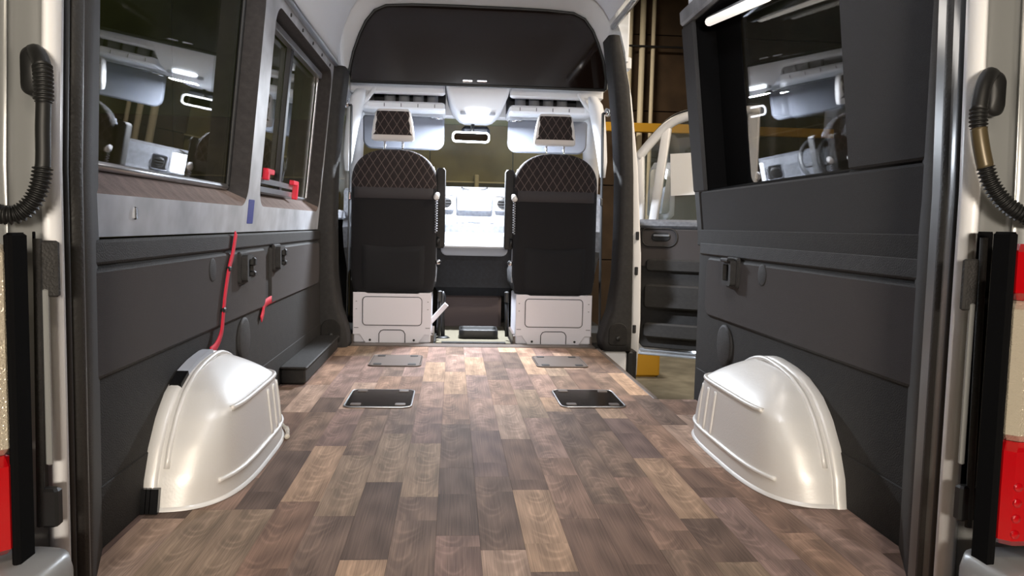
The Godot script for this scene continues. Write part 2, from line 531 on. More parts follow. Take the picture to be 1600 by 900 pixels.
func build_lower_wall(s: float) -> void:
	var left := s < 0
	var w := thing("wall_left" if left else "wall_right", "dark trimmed left side wall of the van with felt cards" if left else "dark trimmed right side wall of the van with felt card", "wall", Vector3(s * 0.9, 0, -2.6), "", "structure")
	wall_nodes[s] = w
	var d1 := 4.62 if left else 3.19
	var st := mb()
	span(st, s * 0.876, s * 0.96, -0.05, 0.655, 1.42, d1, 0.004)
	obj("lower_lining", st, M.trim_low, w)
	var t := side_plane(s, s * 0.876, 0)
	# ledge band on top
	st = mb(); plate(st, rrect(1.45, 0.604, d1 - (0.25 if left else 0.03), 0.655, 0.008, 3), t, 0.010, 0.006)
	obj("ledge_band", st, M.trim_dark, w)
	# felt cards, proud, with rolled edge
	var cards := [[1.45, 3.13], [3.215, 4.36]] if left else [[1.45, 3.075]]
	for c in cards:
		st = mb(true); loft(st, [lift(rrect(c[0], 0.366, c[1], 0.596, [0.01, 0.05, 0.04, 0.01], 6), t, 0), lift(rrect(c[0], 0.366, c[1], 0.596, [0.01, 0.05, 0.04, 0.01], 6), t, 0.005), lift(inset(rrect(c[0], 0.366, c[1], 0.596, [0.01, 0.05, 0.04, 0.01], 6), 0.008), t, 0.010)], true)
		var face := mb()
		fan(face, lift(inset(rrect(c[0], 0.366, c[1], 0.596, [0.01, 0.05, 0.04, 0.01], 6), 0.008), t, 0.010))
		var card := obj("felt_card", face, M.felt, w)
		obj("rolled_edge", st, M.trim_dark, card)
	# skirting panel with a crease above it
	st = mb(); plate(st, rrect(1.45, 0.0, d1 - 0.02, 0.135, 0.005, 2), t, 0.003, 0.002)
	obj("skirting", st, M.trim_low, w)
	# speaker grilles and round cap
	for p in ([[383.0, 530.0], [331.0, 422.0]] if left else [[1130.0, 540.0], [1192.0, 430.0]]):
		var c := on_x(p[0], p[1], s * 0.868)
		var low: bool = p[1] > 500
		st = mb(true)
		var rr := 0.078 if low else 0.036
		disc(st, c + Vector3(s * (0.010 if low else 0.0), 0, 0), Vector3(-s, 0, 0), rr, 0.012 if low else 0.004, 28)
		obj("speaker_grille" if low else "round_cap", st, M.trim_dark if low else M.pillar_trim, w)

func window_cell(parent: Node3D, s: float, cell: Array, hole: Array, r: float, paint: Material, reveal_m: Material, depth := 0.075) -> Array:
	# cell / hole: [d0, y0, d1, y1] in the plane of the tilted wall (y measured up the wall from 0.66)
	var t := side_plane(s, s * 0.89, 0.66, TILT if s < 0 else TILT_RIGHT)
	var inner := rrect(hole[0], hole[1], hole[2], hole[3], r, 8)
	var mid := Vector2((hole[0] + hole[2]) / 2, (hole[1] + hole[3]) / 2)
	var outer := []
	for p in inner:
		var v: Vector2 = p - mid
		var k := 1e9
		if absf(v.x) > 1e-6: k = minf(k, ((cell[2] if v.x > 0 else cell[0]) - mid.x) / v.x)
		if absf(v.y) > 1e-6: k = minf(k, ((cell[3] if v.y > 0 else cell[1]) - mid.y) / v.y)
		outer.append(mid + v * k)
	# make sure the four corners are present
	for c in [[0, 1], [2, 1], [2, 3], [0, 3]]:
		var corner := Vector2(cell[c[0]], cell[c[1]])
		var best := 0
		for i in outer.size():
			if outer[i].distance_to(corner) < outer[best].distance_to(corner): best = i
		outer[best] = corner
	var st := mb()
	var lip := inset(inner, -0.006)
	loft(st, [lift(outer, t, -0.05), lift(outer, t, 0), lift(lip, t, 0)])
	obj("window_surround", st, paint, parent)
	var pane := []
	for p in inset(inner, 0.008): pane.append(Vector2(p.x, maxf(p.y, hole[1] + 0.045)) if s < 0 else p)
	var A := lift(lip, t, 0)
	var Bq := lift(inner, t, -0.006)
	var Cq := lift(pane, t, -depth)
	var n := inner.size()
	# the sill runs from the middle of the first corner to the middle of the second; jambs and head are the rest
	var pick := func(l: Array, from: int, to: int) -> Array:
		var o := []
		for i in range(from, to + 1): o.append(l[i % n])
		return o
	st = mb(true); loft(st, [pick.call(A, 4, 13), pick.call(Bq, 4, 13), pick.call(Cq, 4, 13)], false)
	obj("window_sill", st, M.sill_felt if s < 0 else reveal_m, parent)
	st = mb(true); loft(st, [pick.call(A, 13, n + 4), pick.call(Bq, 13, n + 4), pick.call(Cq, 13, n + 4)], false)
	obj("window_reveal", st, reveal_m, parent)
	return [t, pane, depth]

func build_left_windows() -> void:
	var w: Node3D = wall_nodes[-1.0]
	var cells := [[[1.40, 0.0, 2.99, 0.93], [1.44, 0.098, 2.90, 0.87]], [[2.99, 0.0, 4.50, 0.93], [3.075, 0.103, 4.40, 0.85]]]
	for i in 2:
		var g := window_cell(w, -1.0, cells[i][0], cells[i][1], 0.075, M.paint_ledge, M.reveal)
		var t: Transform3D = g[0]
		var n := thing("window_%d" % (i + 1), ["large dark glazed left side window nearest the rear door", "dark sliding left side window with red catches"][i], "window", t * Vector3((cells[i][1][0] + cells[i][1][2]) / 2, cells[i][1][1], -0.08), "", "structure")
		var st := mb()
		loft(st, [lift(inset(g[1], -0.03), t, -g[2] - 0.006), lift(inset(g[1], -0.03), t, -g[2] - 0.002)], true, true, true)
		obj("pane", st, M.glass_tint, n)
		st = mb(true)
		var rubber := lift(inset(g[1], 0.006), t, -g[2] + 0.004)
		rubber.append(rubber[0])
		tube(st, rubber, 0.009, 8, false, Vector3(1, 0, 0))
		obj("rubber_gasket", st, M.rubber_black if i == 0 else M.alu, n)
		if i == 0:
			st = mb(true)
			var c: Array = cells[0][1]
			tube(st, [t * Vector3(c[0], c[1] + 0.054, -0.066), t * Vector3(c[2] - 0.05, c[1] + 0.054, -0.066)], 0.011, 8)
			obj("bottom_rail", st, M.alu, n)
		else:
			var c: Array = cells[1][1]
			for k in 2:
				st = mb()
				var y: float = c[1] + 0.05 + 0.035 * k
				loft(st, [lift(rrect(c[0] + 0.02, y, c[0] + 0.78, y + 0.022, 0.006, 2), t, -0.06), lift(rrect(c[0] + 0.02, y, c[0] + 0.78, y + 0.022, 0.006, 2), t, -0.03)], true, true, true)
				obj("slide_rail", st, M.alu, n)
			st = mb(); plate(st, rrect(c[0] + 0.04, c[3] - 0.05, c[2] - 0.06, c[3] - 0.02, 0.008, 3), t.translated_local(Vector3(0, 0, -0.07)), 0.03)
			obj("top_rail", st, M.alu, n)
			st = mb(); span(st, -0.9, -0.87, 1.0, 1.01, 3.7, 3.72)
			for d in [3.62]:
				st = mb(); plate(st, rrect(d, c[1] + 0.05, d + 0.05, c[3] - 0.03, 0.006, 2), t.translated_local(Vector3(0, 0, -0.075)), 0.022)
				obj("glazing_bar", st, M.black_plastic, n)
			for q in [[3.22, 0.125, -0.025], [3.74, 0.105, -0.065]]:
				var ct: Transform3D = t.translated_local(Vector3(0, 0, -0.032))
				st = mb(); plate(st, rrect(q[0], c[1] + q[1], q[0] + 0.12, c[1] + q[1] + 0.022, 0.006, 3), ct, 0.02)
				plate(st, rrect(q[0] + (0.0 if q[0] < 3.5 else 0.08), c[1] + q[1] + q[2], q[0] + (0.035 if q[0] < 3.5 else 0.115), c[1] + q[1] + 0.01, 0.006, 3), ct, 0.022)
				obj("red_catch", st, M.red_plastic, n)
			# roof rail above
	var t2 := side_plane(-1, -0.89, 0.66, TILT)
	var st2 := mb(true)
	tube(st2, [t2 * Vector3(1.4, 0.905, 0.012), t2 * Vector3(4.42, 0.905, 0.012)], 0.016, 10)
	obj("roof_rail", st2, M.alu, w)
	for d in [3.3, 3.55, 3.8, 4.05, 4.3]:
		st2 = mb(true); disc(st2, t2 * Vector3(d, 0.872, 0.0), t2.basis.z, 0.008, 0.004, 10)
		obj("rivet", st2, M.black_plastic, w)

func build_right_upper() -> void:
	var w: Node3D = wall_nodes[1.0]
	var g := window_cell(w, 1.0, [1.40, 0.02, 3.19, 0.93], [1.955, 0.205, 3.12, 0.86], 0.02, M.felt_lined, M.matte_black, 0.09)
	var t: Transform3D = g[0]
	# lined board below the window with a seam above the ledge
	var st := mb(); plate(st, rrect(1.42, 0.03, 3.14, 0.2, 0.008, 3), t.translated_local(Vector3(0, 0, 0)), 0.014, 0.006)
	obj("lined_board", st, M.felt_lined, w)
	st = mb(); plate(st, rrect(1.42, 0.206, 1.945, 0.93, 0.008, 3), t, 0.014, 0.006)
	obj("lined_board", st, M.felt_lined, w)
	st = mb(); plate(st, rrect(3.09, 0.2, 3.235, 0.87, 0.008, 3), t, 0.014, 0.006)
	obj("pillar_lining", st, M.felt_lined, w)
	st = mb(); plate(st, rrect(1.42, 0.87, 3.2, 0.93, 0.008, 3), t, 0.03, 0.008)
	obj("header_rail", st, M.paint_silver, w)
	st = mb(); span(st, 0.868, 0.95, 0.64, 0.705, 1.42, 3.2, 0.003)
	obj("seam_strip", st, M.trim_low, w)
	# end face towards the door opening
	st = mb(); span(st, 0.885, 0.97, -0.3, 0.66, 3.165, 3.215, 0.008)
	obj("door_post_lower", st, M.pillar_trim, w)
	st = mb(); plate(st, rrect(3.165, -0.002, 3.235, 0.93, 0.01, 3), t.translated_local(Vector3(0, 0, -0.08)), 0.09, 0.008)
	obj("door_post_upper", st, M.pillar_trim, w)
	var n := thing("window_3", "black framed right side window reflecting the cab", "window", t * Vector3(2.5, 0.2, -0.09), "", "structure")
	st = mb()
	loft(st, [lift(inset(g[1], -0.03), t, -g[2] - 0.006), lift(inset(g[1], -0.03), t, -g[2] - 0.002)], true, true, true)
	obj("pane", st, M.glass_tint, n)
	st = mb(); frame(st, g[1], rrect(1.97, 0.21, 2.86, 0.84, 0.04, 8), t.translated_local(Vector3(0, 0, -g[2] - 0.001)), 0.004)
	obj("black_border", st, M.matte_black, n)

func build_ceiling() -> void:
	var c := thing("ceiling", "pale grey headliner of the van roof", "ceiling", Vector3(0, 1.5, -3), "", "structure")
	# section: from the roof rail up the cove and across
	var sec := []
	for k in 9:
		var a := PI * 0.5 * k / 8
		sec.append(Vector2(-0.80 + 0.24 * (1 - cos(a)), 1.56 + 0.46 * sin(a)))
	var st := mb(true)
	for seg in [[1.38, 3.22, 0], [3.22, 4.55, 4]]:
		var full := sec.duplicate()
		for k in 9 - seg[2]: full.append(Vector2(-sec[8 - k].x, sec[8 - k].y))
		var loops := []
		for d in [seg[0], seg[1]]:
			var l := []
			for p in full: l.append(Vector3(p.x, p.y, -d))
			for i in full.size(): l.append(Vector3(full[full.size() - 1 - i].x * 1.06, full[full.size() - 1 - i].y + 0.05, -d))
			loops.append(l)
		loft(st, loops, true)
	obj("headliner", st, M.headliner, c)
	st = mb(true); tube(st, [Vector3(0.755, 1.855, -3.2), Vector3(0.755, 1.855, -4.56)], 0.018, 8); obj("door_header_trim", st, M.paint_silver, c)
	# front moulding that closes onto the partition panel
	st = mb(true)
	var inner := partition_loop(0.012)
	var loops2 := []
	var far := []; var mid := []; var near := []
	for p in inner:
		far.append(Vector3(p.x, p.y, -4.77))
		mid.append(Vector3(p.x * 1.03, p.y + 0.02 * (p.y - 1.5), -4.70))
		var y: float = p.y
		var k: float = clampf((y - 1.52) / 0.46, 0.0, 1.0)
		near.append(Vector3(p.x * (1.085 + 0.06 * k), 1.54 + (y - 1.54) * 1.09, -4.56))
	loops2 = [far.slice(1, far.size() - 1), mid.slice(1, mid.size() - 1), near.slice(1, near.size() - 1)]
	loft(st, loops2, false)
	obj("front_moulding", st, M.headliner, c)
	st = mb(); span(st, -0.93, 0.93, 2.05, 2.12, 1.3, 4.8, 0.01)
	obj("roof_skin", st, M.paint_body, c)
	st = mb(); span(st, -0.95, -0.80, 1.56, 2.1, 4.54, 4.78, 0.01); span(st, 0.78, 0.86, 1.66, 2.1, 4.60, 4.78, 0.01)
	obj("roof_corner", st, M.headliner, c)
	# slim lamp strip over the sliding door edge
	var a := on_x(1106, 32, 0.79)
	var t := thing("lamp_strip", "slim white lamp strip along the header over the right window", "lamp", Vector3(0.78, 1.55, -2.9))
	var la := on_x(1108, 34, 0.79)
	var lb := on_x(1200, -6, 0.79)
	var lc := (la + lb) * 0.5
	st = mb(true); tube(st, [la, lb], 0.016, 10)
	obj("diffuser", st, M.lamp_strip, t)
	area(t, "strip_light", lc + Vector3(-0.02, -0.014, 0), Vector3(-0.8, -0.5, 0), Vector2(0.6, 0.02), Color(1.0, 0.97, 0.94), 0.22)
	st = mb(true); tube(st, [la + Vector3(0.016, 0.014, -0.04), lb + Vector3(0.016, 0.014, 0.04)], 0.019, 8)
	obj("housing", st, M.paint_silver, t)
	# roof lamp in the middle of the load bay
	var rl := thing("roof_lamp", "white roof lamp on the headliner by the rear doorway", "lamp", Vector3(0, 2.0, -1.5))
	var rb := Basis(Vector3.RIGHT, deg_to_rad(78))
	var rc := Vector3(0, 1.95, -1.5)
	st = mb(); box(st, rc, Vector3(0.36, 0.02, 0.09), 0.005, rb); obj("housing", st, M.cab_white, rl)
	st = mb(); box(st, rc + rb * Vector3(0, -0.013, 0), Vector3(0.30, 0.006, 0.06), 0.002, rb); obj("diffuser", st, M.lamp_strip, rl)
	area(rl, "roof_light", rc + rb * Vector3(0, -0.018, 0), rb * Vector3.DOWN, Vector2(0.29, 0.055), Color(0.96, 0.97, 1.0), 0.7)
	# partition panel
	var p := thing("overhead_partition", "glossy dark brown arched panel above the cab opening", "panel", Vector3(0, 1.53, -4.76))
	st = mb(); plate(st, partition_loop(0.0), Transform3D(Basis.IDENTITY, Vector3(0, 0, -4.775)), 0.015, 0.003)
	obj("panel", st, M.partition_gloss, p)
	st = mb(true)
	var edge := []
	for q in partition_loop(0.004): edge.append(Vector3(q.x, q.y, -4.757))
	edge.append(edge[0])
	tube(st, edge, 0.009, 8, false, Vector3(0, 0, 1))
	obj("edge_trim", st, M.rubber_black, p)
	st = mb()
	for x in [-0.07, 0.015]: box(st, Vector3(x, 1.553, -4.752), Vector3(0.06, 0.012, 0.014), 0.003)
	obj("clip", st, M.chrome, p)
func partition_loop(grow: float) -> Array:
	var half := [Vector2(0.752, 1.528), Vector2(0.756, 1.60), Vector2(0.735, 1.70), Vector2(0.70, 1.80), Vector2(0.665, 1.875), Vector2(0.615, 1.935), Vector2(0.55, 1.965), Vector2(0.40, 1.975), Vector2(0.20, 1.978)]
	var out := []
	for i in half.size():
		out.append(Vector2(half[i].x + grow, half[i].y + grow * (1.0 if i > 4 else 0.0)))
	for i in half.size():
		var p: Vector2 = half[half.size() - 1 - i]
		out.append(Vector2(-p.x - grow, p.y + grow * (1.0 if half.size() - 1 - i > 4 else 0.0)))
	return out

func build_pillars() -> void:
	for s in [-1.0, 1.0]:
		var t := thing("pillar_trim", "dark plastic B-pillar trim beside the driver seat" if s < 0 else "dark plastic B-pillar trim between passenger seat and sliding door opening", "pillar", Vector3(s * 0.82, -0.05, -4.55), "dark B-pillar trims")
		# vertical sweep of a rounded section; flares to a wide foot
		var st := mb(true)
		var loops := []
		var rows: Array = [[-0.10, 0.735, 0.93], [0.02, 0.725, 0.93], [0.10, 0.735, 0.93], [0.22, 0.775, 0.93], [0.40, 0.80, 0.93], [0.7, 0.805, 0.925], [1.0, 0.80, 0.915], [1.3, 0.775, 0.895], [1.45, 0.755, 0.88], [1.555, 0.745, 0.87]]
		if s > 0: rows = [[-0.005, 0.735, 0.90], [0.05, 0.725, 0.90], [0.10, 0.735, 0.90], [0.22, 0.775, 0.898], [0.40, 0.80, 0.895], [0.7, 0.805, 0.89], [1.0, 0.80, 0.88], [1.3, 0.775, 0.862], [1.5, 0.75, 0.84], [1.68, 0.725, 0.80], [1.78, 0.71, 0.775]]
		for q in rows:
			var l := []
			for p in rrect(q[1], 4.44, q[2], 4.66, 0.03, 4): l.append(Vector3(s * p.x, q[0], -p.y))
			loops.append(l)
		loft(st, loops, true, true, true)
		obj("trim", st, M.pillar_trim, t)
		st = mb()
		plate(st, rrect(-0.055, 0.03, 0.055, 0.16, [0.02, 0.02, 0.05, 0.05], 5), Transform3D(Basis.IDENTITY, Vector3(s * 0.815, 0, -4.442)), 0.01, 0.004)
		obj("foot_cover", st, M.trim_low, t)
		st = mb(true); disc(st, Vector3(s * 0.815, 0.07, -4.432), Vector3(0, 0, 1), 0.014, 0.006, 14)
		obj("screw_cap", st, M.rubber_black, t)
		# seat belt
		var b := thing("seat_belt", "black seat belt hanging at the driver side pillar" if s < 0 else "black seat belt hanging at the passenger side pillar", "seat belt", Vector3(s * 0.76, 0.1, -4.75), "seat belts")
		st = mb(); box(st, Vector3(s * 0.765, 0.69, -4.80), Vector3(0.008, 1.42, 0.05), 0.002, Basis(Vector3(0, 0, 1), s * 0.015)); obj("webbing", st, M.black_plastic, b)
		st = mb(true); tube(st, [Vector3(s * 0.775, 1.385, -4.80), Vector3(s * 0.79, 1.42, -4.80)], 0.022, 10); obj("guide", st, M.chrome, b)
		st = mb(); box(st, Vector3(s * 0.757, 0.86, -4.79), Vector3(0.018, 0.05, 0.06), 0.005); obj("tongue", st, M.chrome, b)
	# cream outer door jamb behind the right trim, white sill end below
	var st2 := mb(true)
	var lp := []
	for q in [[964, 45], [968, 62], [978, 105], [986, 150], [996, 260], [1001, 400], [1000, 500], [994, 585]]:
		var c := on_d(q[0], q[1], 4.66)
		var l := []
		for p in rrect(c.x - 0.055, 4.64, c.x, 4.74, 0.012, 3): l.append(Vector3(p.x, c.y, -p.y))
		lp.append(l)
	loft(st2, lp, true, true, true)
	var j := thing("door_jamb", "painted white door jamb strip behind the right pillar trim", "jamb", Vector3(0.94, -0.3, -4.66))
	obj("jamb", st2, M.paint_white, j)
	for y in [0.10, 0.45, 0.66]:
		st2 = mb(); box(st2, Vector3(0.955, y, -4.635), Vector3(0.02, 0.05, 0.012), 0.003); obj("striker", st2, M.steel_dark, j)
	st2 = mb(); span(st2, 0.745, 0.875, -0.14, -0.012, 4.46, 4.56, 0.008)
	tag(obj("sill_end_cover", st2, M.paint_white), "white painted sill box below the right pillar trim", "sill")
	st2 = mb(); span(st2, 0.877, 0.915, -0.24, -0.01, 4.46, 4.6, 0.008)
	tag(obj("sill_seal", st2, M.rubber_black), "black rubber seal post beside the white sill box", "seal")

func build_rear_frame() -> void:
	for s in [-1.0, 1.0]:
		var left: bool = s < 0
		var w := thing("trim_1" if left else "trim_2", "grey painted rear pillar and black door seal at the left" if left else "grey painted rear pillar and black door seal at the right", "pillar", Vector3(s * 0.8, 0.0, -1.3), "", "structure")
		# pixel columns of the edges at mid height, with the depth of each edge
		var cols := {"wall": [150.0, 1.72], "trim": [128.0, 1.43], "seal": [112.0, 1.385], "seal2": [98.0, 1.345], "flange": [97.0, 1.31], "face": [79.0, 1.285], "ridge": [27.0, 1.275], "ridge2": [16.0, 1.255], "cream": [9.0, 1.25]} if left else {"wall": [1438.0, 1.70], "trim": [1458.0, 1.43], "seal": [1478.0, 1.385], "seal2": [1492.0, 1.345], "flange": [1494.0, 1.31], "face": [1514.0, 1.285], "ridge": [1562.0, 1.275], "ridge2": [1574.0, 1.255], "cream": [1582.0, 1.25]}
		var x := {}
		for k in cols: x[k] = on_d(cols[k][0], 450, cols[k][1]).x
		var sweep := func(pts: Array, y0: float, y1: float, m: Material, called: String, par: Node3D) -> MeshInstance3D:
			var st := mb(true)
			var loops := []
			for y in [y0, (y0 + y1) / 2, y1]:
				var l := []
				for p in pts: l.append(Vector3(p.x - s * maxf(0.0, y - 0.8) * 0.03, y, -p.y))
				loops.append(l)
			loft(st, loops, true, true, true)
			return obj(called, st, m, par)
		var body := [Vector2(x.trim, 1.44), Vector2(x.wall, 1.74), Vector2(s * 0.97, 1.74), Vector2(s * 0.97, 1.50), Vector2(x.trim + s * 0.03, 1.42)]
		sweep.call(body, -0.06, 1.62, M.pillar_trim, "pillar_lining", w)
		# seal: two soft rolls
		var roll := func(c: Vector2, r: float) -> Array:
			var l := []
			for k in 12: l.append(c + Vector2(cos(TAU * k / 12), sin(TAU * k / 12)) * r)
			return l
		var seal: Array = roll.call(Vector2(x.seal, 1.385), 0.02)
		var so: MeshInstance3D = sweep.call(seal, -0.06, 1.62, M.rubber, "door_seal", w)
		sweep.call(roll.call(Vector2(x.seal2, 1.345), 0.012), -0.06, 1.62, M.rubber_black, "seal_lip", so)
		sweep.call([Vector2(x.flange, 1.32), Vector2(x.flange - s * 0.003, 1.305), Vector2(x.face, 1.28), Vector2(x.face + s * 0.012, 1.288), Vector2(x.face + s * 0.012, 1.33)], -0.06, 1.62, M.paint_white, "flange", w)
		sweep.call([Vector2(x.face + s * 0.008, 1.292), Vector2(x.ridge, 1.278), Vector2(x.ridge + s * 0.004, 1.262), Vector2(x.ridge2, 1.252), Vector2(x.ridge2 + s * 0.003, 1.262), Vector2(x.cream, 1.245), Vector2(x.cream + s * 0.10, 1.24), Vector2(x.cream + s * 0.10, 1.42), Vector2(x.face + s * 0.008, 1.42)], -0.06, 1.62, M.paint_body, "outer_face", w)
		build_conduit(s)
		build_tail_light(s)
	# bumper step
	var st2 := mb(); span(st2, -1.0, 1.0, -0.16, -0.065, 0.98, 1.15, 0.02)
	var bp := thing("rear_bumper", "grey rear bumper step under the open rear doorway", "bumper", Vector3(0, -0.15, -1.1))
	obj("step", st2, M.bumper_grey, bp)
	for s in [-1.0, 1.0]:
		var a := on_d(60 if s < 0 else 1568, 868, 1.13)
		st2 = mb(true)
		var loops := []
		for q in [[-0.14, 0.0], [a.y - 0.04, 0.0], [a.y - 0.016, 0.004], [a.y - 0.01, 0.014]]:
			var l := []
			var xa: float = on_d(88, 860, 1.12).x if s < 0 else on_d(1535, 880, 1.12).x
			for p in rrect(0, 1.04, 0.26, 1.20, 0.04, 5): l.append(Vector3(xa + s * (p.x + q[1]), q[0], -p.y - q[1] * (1.0 if p.y < 1.1 else -1.0)))
			loops.append(l)
		loft(st2, loops, true, true, true)
		obj("corner_cap", st2, M.bumper_grey, bp)

func build_conduit(s: float) -> void:
	var left := s < 0
	var t := thing("cable_conduit", "black corrugated cable conduit on the left rear pillar" if left else "bronze black corrugated cable conduit on the right rear pillar", "conduit", Vector3(s * 0.76, 0.7, -1.2), "corrugated door conduits")
	var px: Array
	if left: px = [[52, 82, 1.27], [58, 84, 1.25], [66, 105, 1.235], [68, 150, 1.225], [67, 200, 1.22], [67, 255, 1.215], [62, 290, 1.21], [50, 316, 1.205], [28, 334, 1.20], [2, 335, 1.195], [-34, 326, 1.205]]
	else: px = [[1552, 120, 1.27], [1545, 118, 1.25], [1535, 140, 1.235], [1529, 180, 1.225], [1531, 215, 1.22], [1540, 262, 1.215], [1550, 290, 1.21], [1568, 315, 1.205], [1590, 332, 1.20], [1610, 340, 1.195], [1636, 344, 1.205]]
	var pts := []
	for p in px: pts.append(on_d(p[0], p[1], p[2]))
	pts.append(Vector3(s * 0.885, pts[-1].y - 0.01, -1.225))
	pts.append(Vector3(s * 0.90, pts[-1].y - 0.01, -1.246))
	var path := smooth_path(pts, 10)
	var c0 := 20; var c1 := 32; var c2 := 52
	if not left: c0 = 28; c1 = 36; c2 = 50
	var st := mb(true)
	var up := path.slice(0, c0 + 1)
	tube(st, up, 0.0125, 14); obj("elbow", st, M.rubber_black, t)
	var ribs := func(a: int, b: int) -> void:
		var fine := []; var rad := []
		var n := (b - a) * 4
		for i in n + 1:
			var f := a + float(b - a) * i / n
			var k := mini(int(f), path.size() - 2)
			fine.append(path[k].lerp(path[k + 1], f - k))
		var run := 0.0
		for i in fine.size():
			if i > 0: run += fine[i].distance_to(fine[i - 1])
			rad.append(0.0122 + 0.0022 * cos(run / 0.0062 * TAU))
		var q := mb(true); tube(q, fine, rad, 14); obj("corrugated_sleeve", q, M.rubber_black, t)
	ribs.call(c0, c1)
	st = mb(true); tube(st, path.slice(c1, c2 + 1), 0.0105 if left else 0.0125, 14); obj("smooth_sleeve", st, M.rubber_black if left else M.bronze, t)
	ribs.call(c2, path.size() - 1)
	# grommet on the pillar
	var g := on_d(52 if left else 1552, 112 if left else 148, 1.262)
	st = mb(true)
	var loops := []
	for q in [[0.0, 1.0], [0.008, 1.0], [0.014, 0.8]]:
		var l := []
		for p in rrect(-0.015, -0.036, 0.015, 0.036, 0.0145, 6): l.append(Vector3(g.x + p.x * q[1], g.y + p.y * q[1], g.z + q[0]))
		loops.append(l)
	loft(st, loops, true, true, true); obj("grommet", st, M.rubber_black, t)

func build_tail_light(s: float) -> void:
	var left := s < 0
	var t := thing("tail_light", "red and clear tail light with black housing at the left rear corner" if left else "red and clear tail light with black housing at the right rear corner", "tail light", Vector3(s * 0.8, 0.15, -1.18), "tail lights")
	# X runs outwards from the inner edge of the housing
	var xi := on_d(62 if left else 1530, 600, 1.25).x
	var xl := on_d(24 if left else 1562, 640, 1.12).x
	var y0 := on_d(60 if left else 1540, 838, 1.2).y
	var y1 := on_d(60 if left else 1540, 362, 1.24).y
	var st := mb()
	var xp := xl + s * 0.03
	for q in [[xi, xp, y0 + 0.02, y1, 1.238, 1.245], [xl, xl + s * 0.012, y0 - 0.02, y1, 1.12, 1.165]]:
		span(st, q[0], q[1], q[2], q[3], q[4], q[5], 0.004)
	obj("housing", st, M.matte_black, t)
	st = mb(true); var xr := on_d(50 if left else 1538, 600, 1.2).x
	tube(st, [Vector3(xr, y0 + 0.01, -1.215), Vector3(xr, y1 - 0.01, -1.225)], 0.006, 8); obj("rib", st, M.pillar_trim, t)
	st = mb(); var xb := on_d(75 if left else 1520, 420, 1.23).x
	box(st, Vector3(xb, on_d(70, 420, 1.23).y, -1.232), Vector3(0.03, 0.085, 0.012), 0.003); obj("bracket", st, M.pillar_trim, t)
	st = mb(); var yb := on_d(70, 800, 1.2).y
	box(st, Vector3(on_d(78 if left else 1508, 800, 1.22).x, yb, -1.222), Vector3(0.03, 0.06, 0.02), 0.004); obj("lower_bracket", st, M.black_plastic, t)
	st = mb(); box(st, Vector3(on_d(75 if left else 1510, 600, 1.228).x, on_d(75, 590, 1.228).y, -1.2275), Vector3(0.009, 0.27, 0.008), 0.002); obj("painted_gap_strip", st, M.paint_body, t)
	# lenses
	var bands: Array = [[714, 870, "lens_red"], [380, 714, "lens_clear"]] if left else [[690, 852, "lens_red"], [470, 690, "lens_clear"], [380, 470, "lens_red"]]
	for b in bands:
		var ya := on_d(10 if left else 1590, b[1], 1.12).y
		var yb2 := on_d(10 if left else 1590, b[0], 1.12).y
		st = mb()
		span(st, xl + s * 0.010, xl + s * 0.14, ya, yb2 - 0.001, 1.106, 1.16, 0.012)
		var lens := obj("lens", st, M[b[2]], t)
		if b[2] == "lens_red" and b[0] > 600:
			for k in 4:
				st = mb(true); disc(st, Vector3(xl + s * 0.028, ya + (yb2 - ya) * (0.14 + 0.15 * k), -1.107), Vector3(0, 0, 1), 0.007, 0.004, 10); obj("reflector_bump", st, M.lens_red, lens)

